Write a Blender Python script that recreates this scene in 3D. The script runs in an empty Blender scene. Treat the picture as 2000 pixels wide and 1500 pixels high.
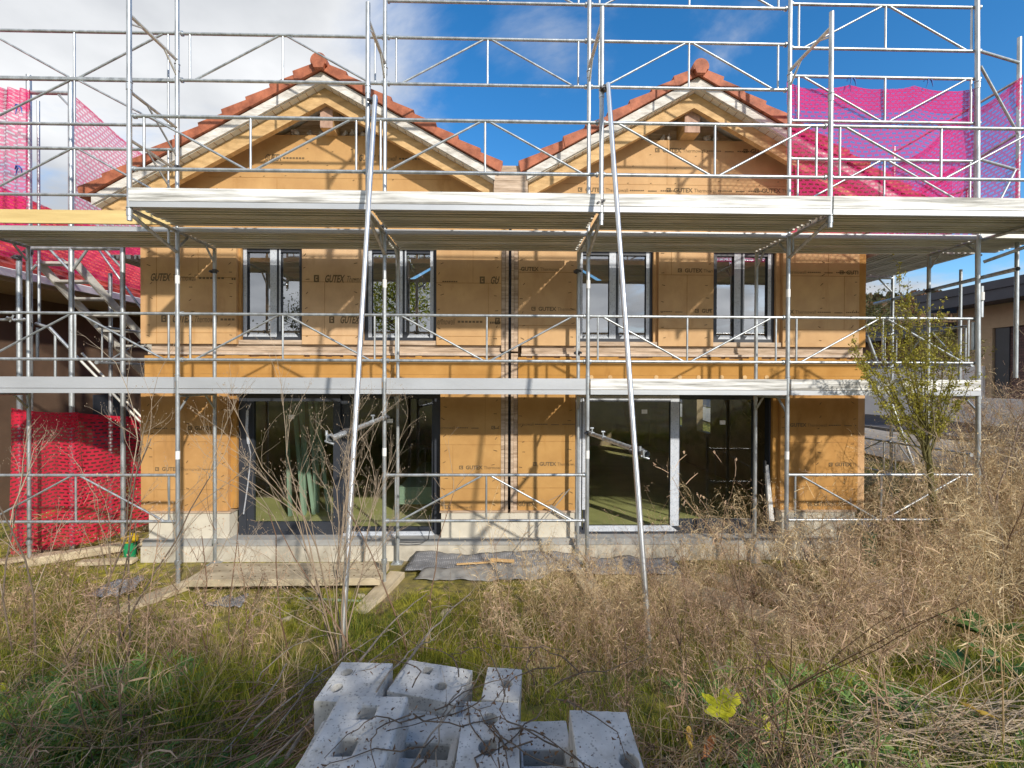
import bpy, bmesh, math, random
import numpy as np
from mathutils import Vector, Matrix

rnd = random.Random(11)
S = bpy.context.scene
COL = S.collection
R = math.radians
PI = math.pi

# ------------------------------------------------------------------ camera
F_PX = 911.26
CAM = Vector((3.948, -5.75, 2.54))
YAW, PITCH, ROLL = .020097, -.00729, .003589
_f = Vector((math.sin(YAW) * math.cos(PITCH), math.cos(YAW) * math.cos(PITCH), math.sin(PITCH)))
_r0 = Vector((math.cos(YAW), -math.sin(YAW), 0))
_u0 = _r0.cross(_f)
RIGHT = _r0 * math.cos(ROLL) + _u0 * math.sin(ROLL)
UP = -_r0 * math.sin(ROLL) + _u0 * math.cos(ROLL)
cam = bpy.data.cameras.new('camera')
cam.sensor_width = 36
cam.lens = F_PX / 2000 * 36
cam.clip_start = .05
cam.clip_end = 2000
camo = bpy.data.objects.new('camera', cam)
COL.objects.link(camo)
m = Matrix((RIGHT, UP, -_f)).transposed().to_4x4()
m.translation = CAM
camo.matrix_world = m
S.camera = camo
S.render.resolution_x, S.render.resolution_y = 1024, 768


def at(px, py, Y):
    """point of the plane y = Y seen at pixel (px, py) of the 2000 x 1500 photograph"""
    d = RIGHT * ((px - 1000) / F_PX) - UP * ((py - 750) / F_PX) + _f
    t = (Y - CAM.y) / d.y
    return CAM + d * t


# ------------------------------------------------------------------ light
SUN_AZ, SUN_EL = R(32), R(28.5)
S.view_settings.view_transform = 'Standard'
S.view_settings.look = 'None'
S.view_settings.exposure = 0.48
S.view_settings.gamma = 1
sl = bpy.data.lights.new('sun', 'SUN')
sl.energy = 3.3
sl.angle = R(1.5)
sl.color = (1, .93, .82)
so = bpy.data.objects.new('sun', sl)
COL.objects.link(so)
sdir = Vector((math.sin(SUN_AZ) * math.cos(SUN_EL), -math.cos(SUN_AZ) * math.cos(SUN_EL), math.sin(SUN_EL)))
so.rotation_euler = sdir.to_track_quat('Z', 'Y').to_euler()
so.location = (6, -20, 20)

W = bpy.data.worlds.new('World')
S.world = W
W.use_nodes = True
nt = W.node_tree
nt.nodes.clear()


def N(tree, kind, **kw):
    n = tree.nodes.new(kind)
    for k, v in kw.items():
        if k.startswith('i_'):
            n.inputs[k[2:].replace('_', ' ')].default_value = v
        else:
            setattr(n, k, v)
    return n


def math_node(tree, op, a, b=None, c=None, clamp=False):
    n = tree.nodes.new('ShaderNodeMath')
    n.operation = op
    n.use_clamp = clamp
    for i, v in enumerate((a, b, c)):
        if v is None:
            continue
        if isinstance(v, (int, float)):
            n.inputs[i].default_value = v
        else:
            tree.links.new(v, n.inputs[i])
    return n.outputs[0]


def build_world():
    L = nt.links.new
    sky = N(nt, 'ShaderNodeTexSky', sky_type='NISHITA')
    sky.sun_disc = False
    sky.sun_elevation = SUN_EL
    sky.sun_rotation = PI - SUN_AZ
    sky.altitude = 300
    sky.air_density = 1.0
    sky.dust_density = .4
    sky.ozone_density = 2.2
    hs = N(nt, 'ShaderNodeHueSaturation')
    hs.inputs['Saturation'].default_value = 1.36
    hs.inputs['Value'].default_value = 1.42
    L(sky.outputs[0], hs.inputs['Color'])
    tc = N(nt, 'ShaderNodeTexCoord')
    sep = N(nt, 'ShaderNodeSeparateXYZ')
    L(tc.outputs['Generated'], sep.inputs[0])
    X, Yy, Z = sep.outputs
    zz = math_node(nt, 'MAXIMUM', Z, .03)
    zz = math_node(nt, 'ADD', zz, .22)
    cx = math_node(nt, 'DIVIDE', X, zz)
    cy = math_node(nt, 'DIVIDE', Yy, zz)
    cmb = N(nt, 'ShaderNodeCombineXYZ')
    L(cx, cmb.inputs[0]); L(cy, cmb.inputs[1])
    n1 = N(nt, 'ShaderNodeTexNoise', noise_dimensions='3D')
    n1.inputs['Scale'].default_value = 1.05
    n1.inputs['Detail'].default_value = 9
    n1.inputs['Roughness'].default_value = .58
    n1.inputs['Distortion'].default_value = .35
    mp = N(nt, 'ShaderNodeMapping')
    mp.inputs['Location'].default_value = (0, 0, .4)
    mp.inputs['Scale'].default_value = (1.0, 1.35, 1)
    L(cmb.outputs[0], mp.inputs[0]); L(mp.outputs[0], n1.inputs[0])
    # more cloud to the left of the houses, and behind the camera
    left = N(nt, 'ShaderNodeMapRange', clamp=True)
    left.inputs['From Min'].default_value = -.05
    left.inputs['From Max'].default_value = -.30
    left.inputs['To Min'].default_value = -.085
    left.inputs['To Max'].default_value = .22
    L(X, left.inputs[0])
    back = N(nt, 'ShaderNodeMapRange', clamp=True)
    back.inputs['From Min'].default_value = .1
    back.inputs['From Max'].default_value = -.6
    back.inputs['To Max'].default_value = .10
    L(Yy, back.inputs[0])
    low = N(nt, 'ShaderNodeMapRange', clamp=True)
    low.inputs['From Min'].default_value = .24
    low.inputs['From Max'].default_value = .08
    low.inputs['To Max'].default_value = .24
    L(Z, low.inputs[0])
    v = math_node(nt, 'ADD', n1.outputs[0], left.outputs[0])
    v = math_node(nt, 'ADD', v, back.outputs[0])
    v = math_node(nt, 'ADD', v, low.outputs[0])
    cov = N(nt, 'ShaderNodeMapRange', clamp=True, interpolation_type='SMOOTHSTEP')
    cov.inputs['From Min'].default_value = .49
    cov.inputs['From Max'].default_value = .70
    L(v, cov.inputs[0])
    n2 = N(nt, 'ShaderNodeTexNoise')
    n2.inputs['Scale'].default_value = 1.7
    n2.inputs['Detail'].default_value = 6
    mp2 = N(nt, 'ShaderNodeMapping')
    mp2.inputs['Location'].default_value = (8.1, 2.2, 3)
    L(cmb.outputs[0], mp2.inputs[0]); L(mp2.outputs[0], n2.inputs[0])
    ramp = N(nt, 'ShaderNodeValToRGB')
    ramp.color_ramp.elements[0].position = .36
    ramp.color_ramp.elements[0].color = (3.9, 4.1, 4.4, 1)
    ramp.color_ramp.elements[1].position = .66
    ramp.color_ramp.elements[1].color = (7.1, 7.2, 7.35, 1)
    L(n2.outputs[0], ramp.inputs[0])
    mix = N(nt, 'ShaderNodeMix', data_type='RGBA')
    L(cov.outputs[0], mix.inputs[0])
    L(hs.outputs[0], mix.inputs[6]); L(ramp.outputs[0], mix.inputs[7])
    bg = N(nt, 'ShaderNodeBackground')
    bg.inputs['Strength'].default_value = .105
    L(mix.outputs[2], bg.inputs[0])
    out = N(nt, 'ShaderNodeOutputWorld')
    L(bg.outputs[0], out.inputs[0])


build_world()

# ------------------------------------------------------------------ materials
MATS = {}


def mat(name, col, rough=.6, metal=0., var=.12, scale=6., bump=0., bscale=40., stretch=(1, 1, 1), col2=None,
        spec=.5, contrast=(.3, .7), detail=5, tint=False, trans=0., coords='Object'):
    if name in MATS:
        return MATS[name]
    M = bpy.data.materials.new(name)
    M.use_nodes = True
    t = M.node_tree
    b = t.nodes['Principled BSDF']
    b.inputs['Roughness'].default_value = rough
    b.inputs['Metallic'].default_value = metal
    b.inputs['Specular IOR Level'].default_value = spec
    L = t.links.new
    tc = N(t, 'ShaderNodeTexCoord')
    mp = N(t, 'ShaderNodeMapping')
    mp.inputs['Scale'].default_value = stretch
    L(tc.outputs[coords], mp.inputs[0])
    n = N(t, 'ShaderNodeTexNoise')
    n.inputs['Scale'].default_value = scale
    n.inputs['Detail'].default_value = detail
    n.inputs['Roughness'].default_value = .6
    L(mp.outputs[0], n.inputs[0])
    r = N(t, 'ShaderNodeValToRGB')
    c1 = tuple(x * (1 - var) for x in col)
    c2 = tuple(min(1, x * (1 + var)) for x in (col2 or col))
    r.color_ramp.elements[0].position = contrast[0]
    r.color_ramp.elements[1].position = contrast[1]
    r.color_ramp.elements[0].color = (*c1, 1)
    r.color_ramp.elements[1].color = (*c2, 1)
    L(n.outputs[0], r.inputs[0])
    colout = r.outputs[0]
    if tint:
        at_ = N(t, 'ShaderNodeAttribute', attribute_name='tint')
        mx = N(t, 'ShaderNodeMix', data_type='RGBA')
        mx.inputs[6].default_value = (*col, 1)
        mx.inputs[7].default_value = (*(col2 or col), 1)
        L(at_.outputs['Fac'], mx.inputs[0])
        colout = mx.outputs[2]
    L(colout, b.inputs['Base Color'])
    if bump:
        n2 = N(t, 'ShaderNodeTexNoise')
        n2.inputs['Scale'].default_value = bscale
        n2.inputs['Detail'].default_value = 4
        L(mp.outputs[0], n2.inputs[0])
        bp = N(t, 'ShaderNodeBump')
        bp.inputs['Strength'].default_value = bump
        bp.inputs['Distance'].default_value = .01
        L(n2.outputs[0], bp.inputs['Height'])
        L(bp.outputs[0], b.inputs['Normal'])
    if trans:
        out = t.nodes['Material Output']
        tr = N(t, 'ShaderNodeBsdfTranslucent')
        L(colout, tr.inputs[0])
        ms = N(t, 'ShaderNodeMixShader')
        ms.inputs[0].default_value = trans
        L(b.outputs[0], ms.inputs[1]); L(tr.outputs[0], ms.inputs[2])
        L(ms.outputs[0], out.inputs[0])
    MATS[name] = M
    return M


GALV = mat('galvanised_steel', (.46, .49, .51), .44, .7, .32, 13, .15, 60, (1, 1, .35))
ALU = mat('bright_aluminium', (.68, .70, .72), .33, .85, .12, 7, .08, 80, (1, 1, .3))
DECK = mat('ribbed_deck_steel', (.62, .61, .56), .5, .35, .2, 5, .2, 50, (.25, 1, 1))
TOE_ALU = mat('grey_aluminium_board', (.50, .52, .545), .5, .35, .10, 3, .05, 50, (.4, 1, 1))
TOE_WOOD = mat('weathered_white_board', (.40, .39, .36), .8, 0, .25, 10, .35, 30, (.12, 1, 2.2), col2=(.68, .68, .66), contrast=(.34, .58))
TOE_YEL = mat('yellow_formwork_board', (.62, .45, .18), .6, 0, .14, 5, .2, 30, (.15, 1, 2), col2=(.66, .50, .22))
DARKM = mat('dark_clamp_steel', (.10, .10, .105), .5, .7, .3, 20, .3, 40)
STICK = mat('white_sticker', (.78, .78, .76), .6, 0, .05, 20)
TIMB = mat('raw_spruce', (.50, .31, .13), .75, 0, .18, 6, .3, 40, (1, 1, 3), col2=(.60, .40, .19))
TIMB_W = mat('weathered_timber', (.38, .26, .17), .85, 0, .25, 9, .45, 40, (.3, 1, 3), col2=(.52, .41, .31))
TIMB_P = mat('pinkish_weathered_beam', (.40, .24, .17), .85, 0, .25, 9, .4, 40, (1, 1, .4), col2=(.50, .34, .26))
PLANK = mat('ground_plank', (.42, .34, .22), .85, 0, .22, 8, .5, 35, (1, .35, 1), col2=(.54, .46, .32))
FASC = mat('whitewashed_fascia', (.50, .47, .42), .8, 0, .22, 11, .35, 35, (.5, 1, 2), col2=(.70, .68, .64))
SOFF = mat('cream_soffit_board', (.66, .62, .53), .75, 0, .08, 6, .1, 30)
TILE = mat('terracotta_tile', (.30, .085, .04), .7, 0, .28, 7, .3, 40, col2=(.40, .13, .065))
FRAME = mat('anthracite_frame', (.035, .04, .052), .4, 0, .12, 5)
TAPE = None
STAMP = mat('brown_stamp_ink', (.16, .11, .055), .9, 0, .25, 60, contrast=(.2, .8))
SCREW = mat('dark_fastener_hole', (.14, .085, .035), .9, 0, .2, 30)
SEAM = mat('board_seam', (.33, .17, .05), .9, 0, .3, 10)
CONC = mat('plinth_concrete', (.44, .40, .32), .85, 0, .2, 3, .4, 45, col2=(.56, .52, .44))
CONC2 = mat('plinth_insulation', (.58, .54, .45), .85, 0, .12, 4, .3, 60)
CONC3 = mat('grey_sealing_coat', (.33, .33, .32), .75, 0, .15, 3, .2, 40)
SCREED = mat('olive_screed_floor', (.50, .46, .19), .7, 0, .14, 2.2, .1, 20)
PLAST = mat('interior_timber_wall', (.27, .20, .12), .8, 0, .22, 2, .1, 20)
GYPS = mat('green_plasterboard', (.30, .40, .31), .8, 0, .08, 4)
MEMB = None


def special_mats():
    global TAPE, INSUL, INSUL_O, GLASS, GLASS_D, NET, NETP, BLOCK, MEMB, SOIL, ASPH, BRICK, LEFTW
    # insulation boards
    def insul(name, c1, c2, cs):
        M = mat(name, c1, .88, 0, .05, 2.2, .18, 160, col2=c2, contrast=(.35, .7))
        t = M.node_tree
        L = t.links.new
        b = t.nodes['Principled BSDF']
        src = b.inputs['Base Color'].links[0].from_socket
        tc = N(t, 'ShaderNodeTexCoord')
        mp = N(t, 'ShaderNodeMapping')
        mp.inputs['Scale'].default_value = (3.2, 1, .9)
        L(tc.outputs['Object'], mp.inputs[0])
        n = N(t, 'ShaderNodeTexNoise')
        n.inputs['Scale'].default_value = 1.6
        n.inputs['Detail'].default_value = 7
        n.inputs['Roughness'].default_value = .65
        L(mp.outputs[0], n.inputs[0])
        cr = N(t, 'ShaderNodeMapRange', clamp=True)
        cr.inputs['From Min'].default_value = .56
        cr.inputs['From Max'].default_value = .78
        cr.inputs['To Max'].default_value = .7
        L(n.outputs[0], cr.inputs[0])
        mx = N(t, 'ShaderNodeMix', data_type='RGBA')
        mx.inputs[7].default_value = (*cs, 1)
        L(cr.outputs[0], mx.inputs[0]); L(src, mx.inputs[6])
        oi = N(t, 'ShaderNodeObjectInfo'); hv = N(t, 'ShaderNodeHueSaturation')     # every board batch has its own tone
        v1 = math_node(t, 'MULTIPLY_ADD', oi.outputs['Random'], .30, .86)
        s1 = math_node(t, 'MULTIPLY_ADD', oi.outputs['Random'], -.28, 1.12)
        L(v1, hv.inputs['Value']); L(s1, hv.inputs['Saturation']); L(mx.outputs[2], hv.inputs['Color']); L(hv.outputs[0], b.inputs['Base Color'])
        return M
    INSUL = insul('woodfibre_board', (.50, .29, .12), (.57, .35, .15), (.40, .205, .065))
    INSUL_O = insul('weathered_woodfibre_board', (.47, .25, .085), (.55, .315, .12), (.25, .125, .045))
    # printed protective tape
    M = mat('protective_tape', (.55, .59, .65), .45, 0, .1, 12)
    t = M.node_tree; L = t.links.new; b = t.nodes['Principled BSDF']
    src = b.inputs['Base Color'].links[0].from_socket
    tc = N(t, 'ShaderNodeTexCoord'); v = N(t, 'ShaderNodeTexVoronoi')
    v.inputs['Scale'].default_value = 55
    mp = N(t, 'ShaderNodeMapping'); mp.inputs['Scale'].default_value = (1.6, 1, .55)
    L(tc.outputs['Object'], mp.inputs[0]); L(mp.outputs[0], v.inputs['Vector'])
    mr = N(t, 'ShaderNodeMapRange', clamp=True)
    mr.inputs['From Min'].default_value = .22; mr.inputs['From Max'].default_value = .30
    mr.inputs['To Min'].default_value = .75; mr.inputs['To Max'].default_value = 0
    L(v.outputs[0], mr.inputs[0])
    mx = N(t, 'ShaderNodeMix', data_type='RGBA'); mx.inputs[7].default_value = (.16, .20, .27, 1)
    L(mr.outputs[0], mx.inputs[0]); L(src, mx.inputs[6]); L(mx.outputs[2], b.inputs['Base Color'])
    TAPE = M
    # glass: coated double panes upstairs mirror more than the plain door panes
    def glass(name, refl):
        M = bpy.data.materials.new(name); M.use_nodes = True
        t = M.node_tree; t.nodes.clear(); L = t.links.new
        tr = N(t, 'ShaderNodeBsdfTransparent'); tr.inputs[0].default_value = (.82, .88, .84, 1)
        gl = N(t, 'ShaderNodeBsdfGlossy'); gl.inputs['Roughness'].default_value = .004
        gl.inputs[0].default_value = (.95, .97, 1, 1)
        lw = N(t, 'ShaderNodeLayerWeight'); lw.inputs[0].default_value = .5
        f1 = math_node(t, 'POWER', lw.outputs['Facing'], 4.0)
        f2 = math_node(t, 'MULTIPLY_ADD', f1, .7, refl, True)
        ms = N(t, 'ShaderNodeMixShader'); out = N(t, 'ShaderNodeOutputMaterial')
        nz = N(t, 'ShaderNodeTexNoise'); nz.inputs['Scale'].default_value = 1.3
        tc = N(t, 'ShaderNodeTexCoord'); L(tc.outputs['Object'], nz.inputs[0])
        bp = N(t, 'ShaderNodeBump'); bp.inputs['Strength'].default_value = .03; bp.inputs['Distance'].default_value = .05
        L(nz.outputs[0], bp.inputs['Height']); L(bp.outputs[0], gl.inputs['Normal'])
        L(f2, ms.inputs[0]); L(tr.outputs[0], ms.inputs[1]); L(gl.outputs[0], ms.inputs[2]); L(ms.outputs[0], out.inputs[0])
        return M
    GLASS = glass('window_glass', .44)
    GLASS_D = glass('door_glass', .085)
    # safety net: woven threads with rows of small holes, laid out in metres by UV

    def net(name, col, hole, thread):
        M = bpy.data.materials.new(name); M.use_nodes = True
        t = M.node_tree; t.nodes.clear(); L = t.links.new
        uv = N(t, 'ShaderNodeUVMap'); uv.uv_map = 'weave'
        br = N(t, 'ShaderNodeTexBrick')
        br.offset = .5
        br.inputs['Scale'].default_value = 1
        br.inputs['Brick Width'].default_value = .085
        br.inputs['Row Height'].default_value = .052
        br.inputs['Mortar Size'].default_value = .015
        br.inputs['Mortar Smooth'].default_value = .1
        L(uv.outputs[0], br.inputs['Vector'])
        mr = N(t, 'ShaderNodeMapRange'); mr.inputs['To Min'].default_value = hole; mr.inputs['To Max'].default_value = thread
        L(br.outputs['Fac'], mr.inputs[0])
        d = N(t, 'ShaderNodeBsdfDiffuse'); d.inputs[0].default_value = (*col, 1)
        tl = N(t, 'ShaderNodeBsdfTranslucent'); tl.inputs[0].default_value = (*col, 1)
        m1 = N(t, 'ShaderNodeMixShader'); m1.inputs[0].default_value = .4
        L(d.outputs[0], m1.inputs[1]); L(tl.outputs[0], m1.inputs[2])
        tp = N(t, 'ShaderNodeBsdfTransparent')
        m2 = N(t, 'ShaderNodeMixShader')
        L(mr.outputs[0], m2.inputs[0]); L(tp.outputs[0], m2.inputs[1]); L(m1.outputs[0], m2.inputs[2])
        out = N(t, 'ShaderNodeOutputMaterial'); L(m2.outputs[0], out.inputs[0])
        return M
    NET = net('red_net_weave', (.80, .04, .09), .10, .82)
    NETP = net('pink_net_weave', (.84, .04, .24), .12, .62)
    # porous concrete of the blocks
    M = mat('porous_concrete', (.47, .465, .44), .9, 0, .16, 7, 0, 40, col2=(.62, .61, .58))
    t = M.node_tree; L = t.links.new; b = t.nodes['Principled BSDF']
    src = b.inputs['Base Color'].links[0].from_socket
    tc = N(t, 'ShaderNodeTexCoord')
    v = N(t, 'ShaderNodeTexVoronoi'); v.inputs['Scale'].default_value = 75
    n3 = N(t, 'ShaderNodeTexNoise'); n3.inputs['Scale'].default_value = 22; n3.inputs['Detail'].default_value = 6
    L(tc.outputs['Object'], v.inputs['Vector']); L(tc.outputs['Object'], n3.inputs[0])
    thr = math_node(t, 'MULTIPLY_ADD', n3.outputs[0], .8, -.16)
    pit = math_node(t, 'LESS_THAN', v.outputs['Distance'], thr)
    mx = N(t, 'ShaderNodeMix', data_type='RGBA'); mx.inputs[7].default_value = (.20, .20, .19, 1)
    fac = math_node(t, 'MULTIPLY', pit, .6)
    n5 = N(t, 'ShaderNodeTexNoise'); n5.inputs['Scale'].default_value = 5.5; n5.inputs['Detail'].default_value = 8; n5.inputs['Roughness'].default_value = .7
    L(tc.outputs['Object'], n5.inputs[0])
    dm = N(t, 'ShaderNodeMapRange', clamp=True); dm.inputs['From Min'].default_value = .52; dm.inputs['From Max'].default_value = .72; dm.inputs['To Max'].default_value = .6
    L(n5.outputs[0], dm.inputs[0])
    mo = N(t, 'ShaderNodeMix', data_type='RGBA'); mo.inputs[7].default_value = (.24, .21, .13, 1)
    L(dm.outputs[0], mo.inputs[0]); L(src, mo.inputs[6])
    L(fac, mx.inputs[0]); L(mo.outputs[2], mx.inputs[6]); L(mx.outputs[2], b.inputs['Base Color'])
    h = math_node(t, 'SUBTRACT', n3.outputs[0], pit)
    bp = N(t, 'ShaderNodeBump'); bp.inputs['Strength'].default_value = .6; bp.inputs['Distance'].default_value = .006
    L(h, bp.inputs['Height']); L(bp.outputs[0], b.inputs['Normal'])
    BLOCK = M
    # dimpled drainage membrane
    M = mat('dimpled_membrane', (.19, .195, .21), .45, 0, .15, 10)
    t = M.node_tree; L = t.links.new; b = t.nodes['Principled BSDF']
    tc = N(t, 'ShaderNodeTexCoord'); v = N(t, 'ShaderNodeTexVoronoi'); v.inputs['Scale'].default_value = 38
    v.inputs['Randomness'].default_value = .08
    L(tc.outputs['Object'], v.inputs['Vector'])
    bp = N(t, 'ShaderNodeBump'); bp.inputs['Strength'].default_value = 1; bp.inputs['Distance'].default_value = .01
    L(v.outputs[0], bp.inputs['Height']); L(bp.outputs[0], b.inputs['Normal'])
    src = b.inputs['Base Color'].links[0].from_socket
    mr = N(t, 'ShaderNodeMapRange', clamp=True); mr.inputs['From Min'].default_value = .22; mr.inputs['From Max'].default_value = .36; mr.inputs['To Min'].default_value = .8; mr.inputs['To Max'].default_value = 0
    L(v.outputs[0], mr.inputs[0])
    mx = N(t, 'ShaderNodeMix', data_type='RGBA'); mx.inputs[7].default_value = (.46, .46, .47, 1)      # lighter dot on each dimple
    L(mr.outputs[0], mx.inputs[0]); L(src, mx.inputs[6]); L(mx.outputs[2], b.inputs['Base Color'])
    MEMB = M
    # soil with moss
    M = mat('mossy_soil', (.12, .088, .05), .95, 0, .3, 1.3, .8, 18, col2=(.22, .17, .10))
    t = M.node_tree; L = t.links.new; b = t.nodes['Principled BSDF']
    src = b.inputs['Base Color'].links[0].from_socket
    tc = N(t, 'ShaderNodeTexCoord')
    n = N(t, 'ShaderNodeTexNoise'); n.inputs['Scale'].default_value = .9; n.inputs['Detail'].default_value = 8; n.inputs['Roughness'].default_value = .7
    L(tc.outputs['Object'], n.inputs[0])
    mr = N(t, 'ShaderNodeMapRange', clamp=True); mr.inputs['From Min'].default_value = .36; mr.inputs['From Max'].default_value = .54
    L(n.outputs[0], mr.inputs[0])
    n4 = N(t, 'ShaderNodeTexNoise'); n4.inputs['Scale'].default_value = 9; n4.inputs['Detail'].default_value = 6
    L(tc.outputs['Object'], n4.inputs[0])
    r4 = N(t, 'ShaderNodeValToRGB')
    r4.color_ramp.elements[0].position = .35; r4.color_ramp.elements[0].color = (.07, .075, .015, 1)
    r4.color_ramp.elements[1].position = .68; r4.color_ramp.elements[1].color = (.42, .36, .045, 1)
    L(n4.outputs[0], r4.inputs[0])
    mx = N(t, 'ShaderNodeMix', data_type='RGBA')
    L(mr.outputs[0], mx.inputs[0]); L(src, mx.inputs[6]); L(r4.outputs[0], mx.inputs[7]); L(mx.outputs[2], b.inputs['Base Color'])
    SOIL = M
    ASPH = mat('dark_asphalt', (.055, .05, .055), .85, 0, .25, 4, .4, 60)
    # brick
    M = bpy.data.materials.new('purple_brick'); M.use_nodes = True
    t = M.node_tree; L = t.links.new; b = t.nodes['Principled BSDF']
    tc = N(t, 'ShaderNodeTexCoord'); sp = N(t, 'ShaderNodeSeparateXYZ'); cb = N(t, 'ShaderNodeCombineXYZ')
    L(tc.outputs['Object'], sp.inputs[0]); L(sp.outputs[1], cb.inputs[0]); L(sp.outputs[2], cb.inputs[1])
    br = N(t, 'ShaderNodeTexBrick'); br.inputs['Scale'].default_value = 1
    br.inputs['Brick Width'].default_value = .24; br.inputs['Row Height'].default_value = .072; br.inputs['Mortar Size'].default_value = .008
    br.inputs['Color1'].default_value = (.10, .06, .062, 1); br.inputs['Color2'].default_value = (.15, .085, .08, 1)
    br.inputs['Mortar'].default_value = (.06, .05, .05, 1)
    L(cb.outputs[0], br.inputs['Vector']); L(br.outputs[0], b.inputs['Base Color'])
    b.inputs['Roughness'].default_value = .85
    BRICK = M


special_mats()
RENDER_B = mat('beige_render', (.43, .33, .22), .9, 0, .06, 5, .2, 80)
RENDER_W = mat('white_render', (.72, .72, .72), .9, 0, .05, 3, .1, 60)
RENDER_BR = mat('dark_brown_render', (.13, .08, .05), .9, 0, .2, 2, .1, 40)
ROOFG = mat('dark_blue_grey_metal', (.05, .055, .075), .5, .2, .15, 3)
BARK = mat('grey_brown_bark', (.14, .105, .075), .9, 0, .3, 20, .6, 50)
BARK_G = mat('mossy_bark', (.085, .075, .035), .9, 0, .4, 14, .6, 50, col2=(.16, .14, .045))
TWIG = mat('dry_twig', (.30, .225, .155), .85, 0, .2, 20, tint=True, col2=(.46, .37, .26))
TWIG_D = mat('brown_twig', (.17, .10, .06), .85, 0, .2, 20, tint=True, col2=(.34, .23, .14))
DRY = mat('dry_straw', (.36, .22, .10), .85, 0, .2, 20, tint=True, col2=(.88, .70, .42), trans=.35)
DRYD = mat('dry_brown_stalk', (.17, .095, .06), .9, 0, .2, 20, tint=True, col2=(.70, .49, .32), trans=.3)
GRASS = mat('green_blade', (.06, .13, .012), .65, 0, .2, 20, tint=True, col2=(.58, .55, .07), trans=.5)
HERB = mat('fern_green', (.07, .19, .05), .6, 0, .2, 20, tint=True, col2=(.26, .40, .09), trans=.4)
DOCK = mat('dock_leaf', (.04, .11, .018), .5, 0, .2, 20, tint=True, col2=(.12, .22, .04), trans=.3)
SHRUB = mat('olive_leaf', (.20, .20, .022), .55, 0, .2, 20, tint=True, col2=(.58, .52, .08), trans=.4)
LEAF_Y = mat('yellow_leaf', (.40, .44, .015), .5, 0, .18, 9, .2, 30, trans=.4, col2=(.62, .58, .03))
LEAF_O = mat('orange_leaf', (.42, .24, .03), .6, 0, .25, 12, .2, 30, trans=.3, col2=(.5, .34, .05))
LEAF_B = mat('brown_leaf', (.10, .055, .03), .8, 0, .3, 12, .2, 30, tint=True, col2=(.20, .11, .05))

# ------------------------------------------------------------------ mesh building


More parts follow.
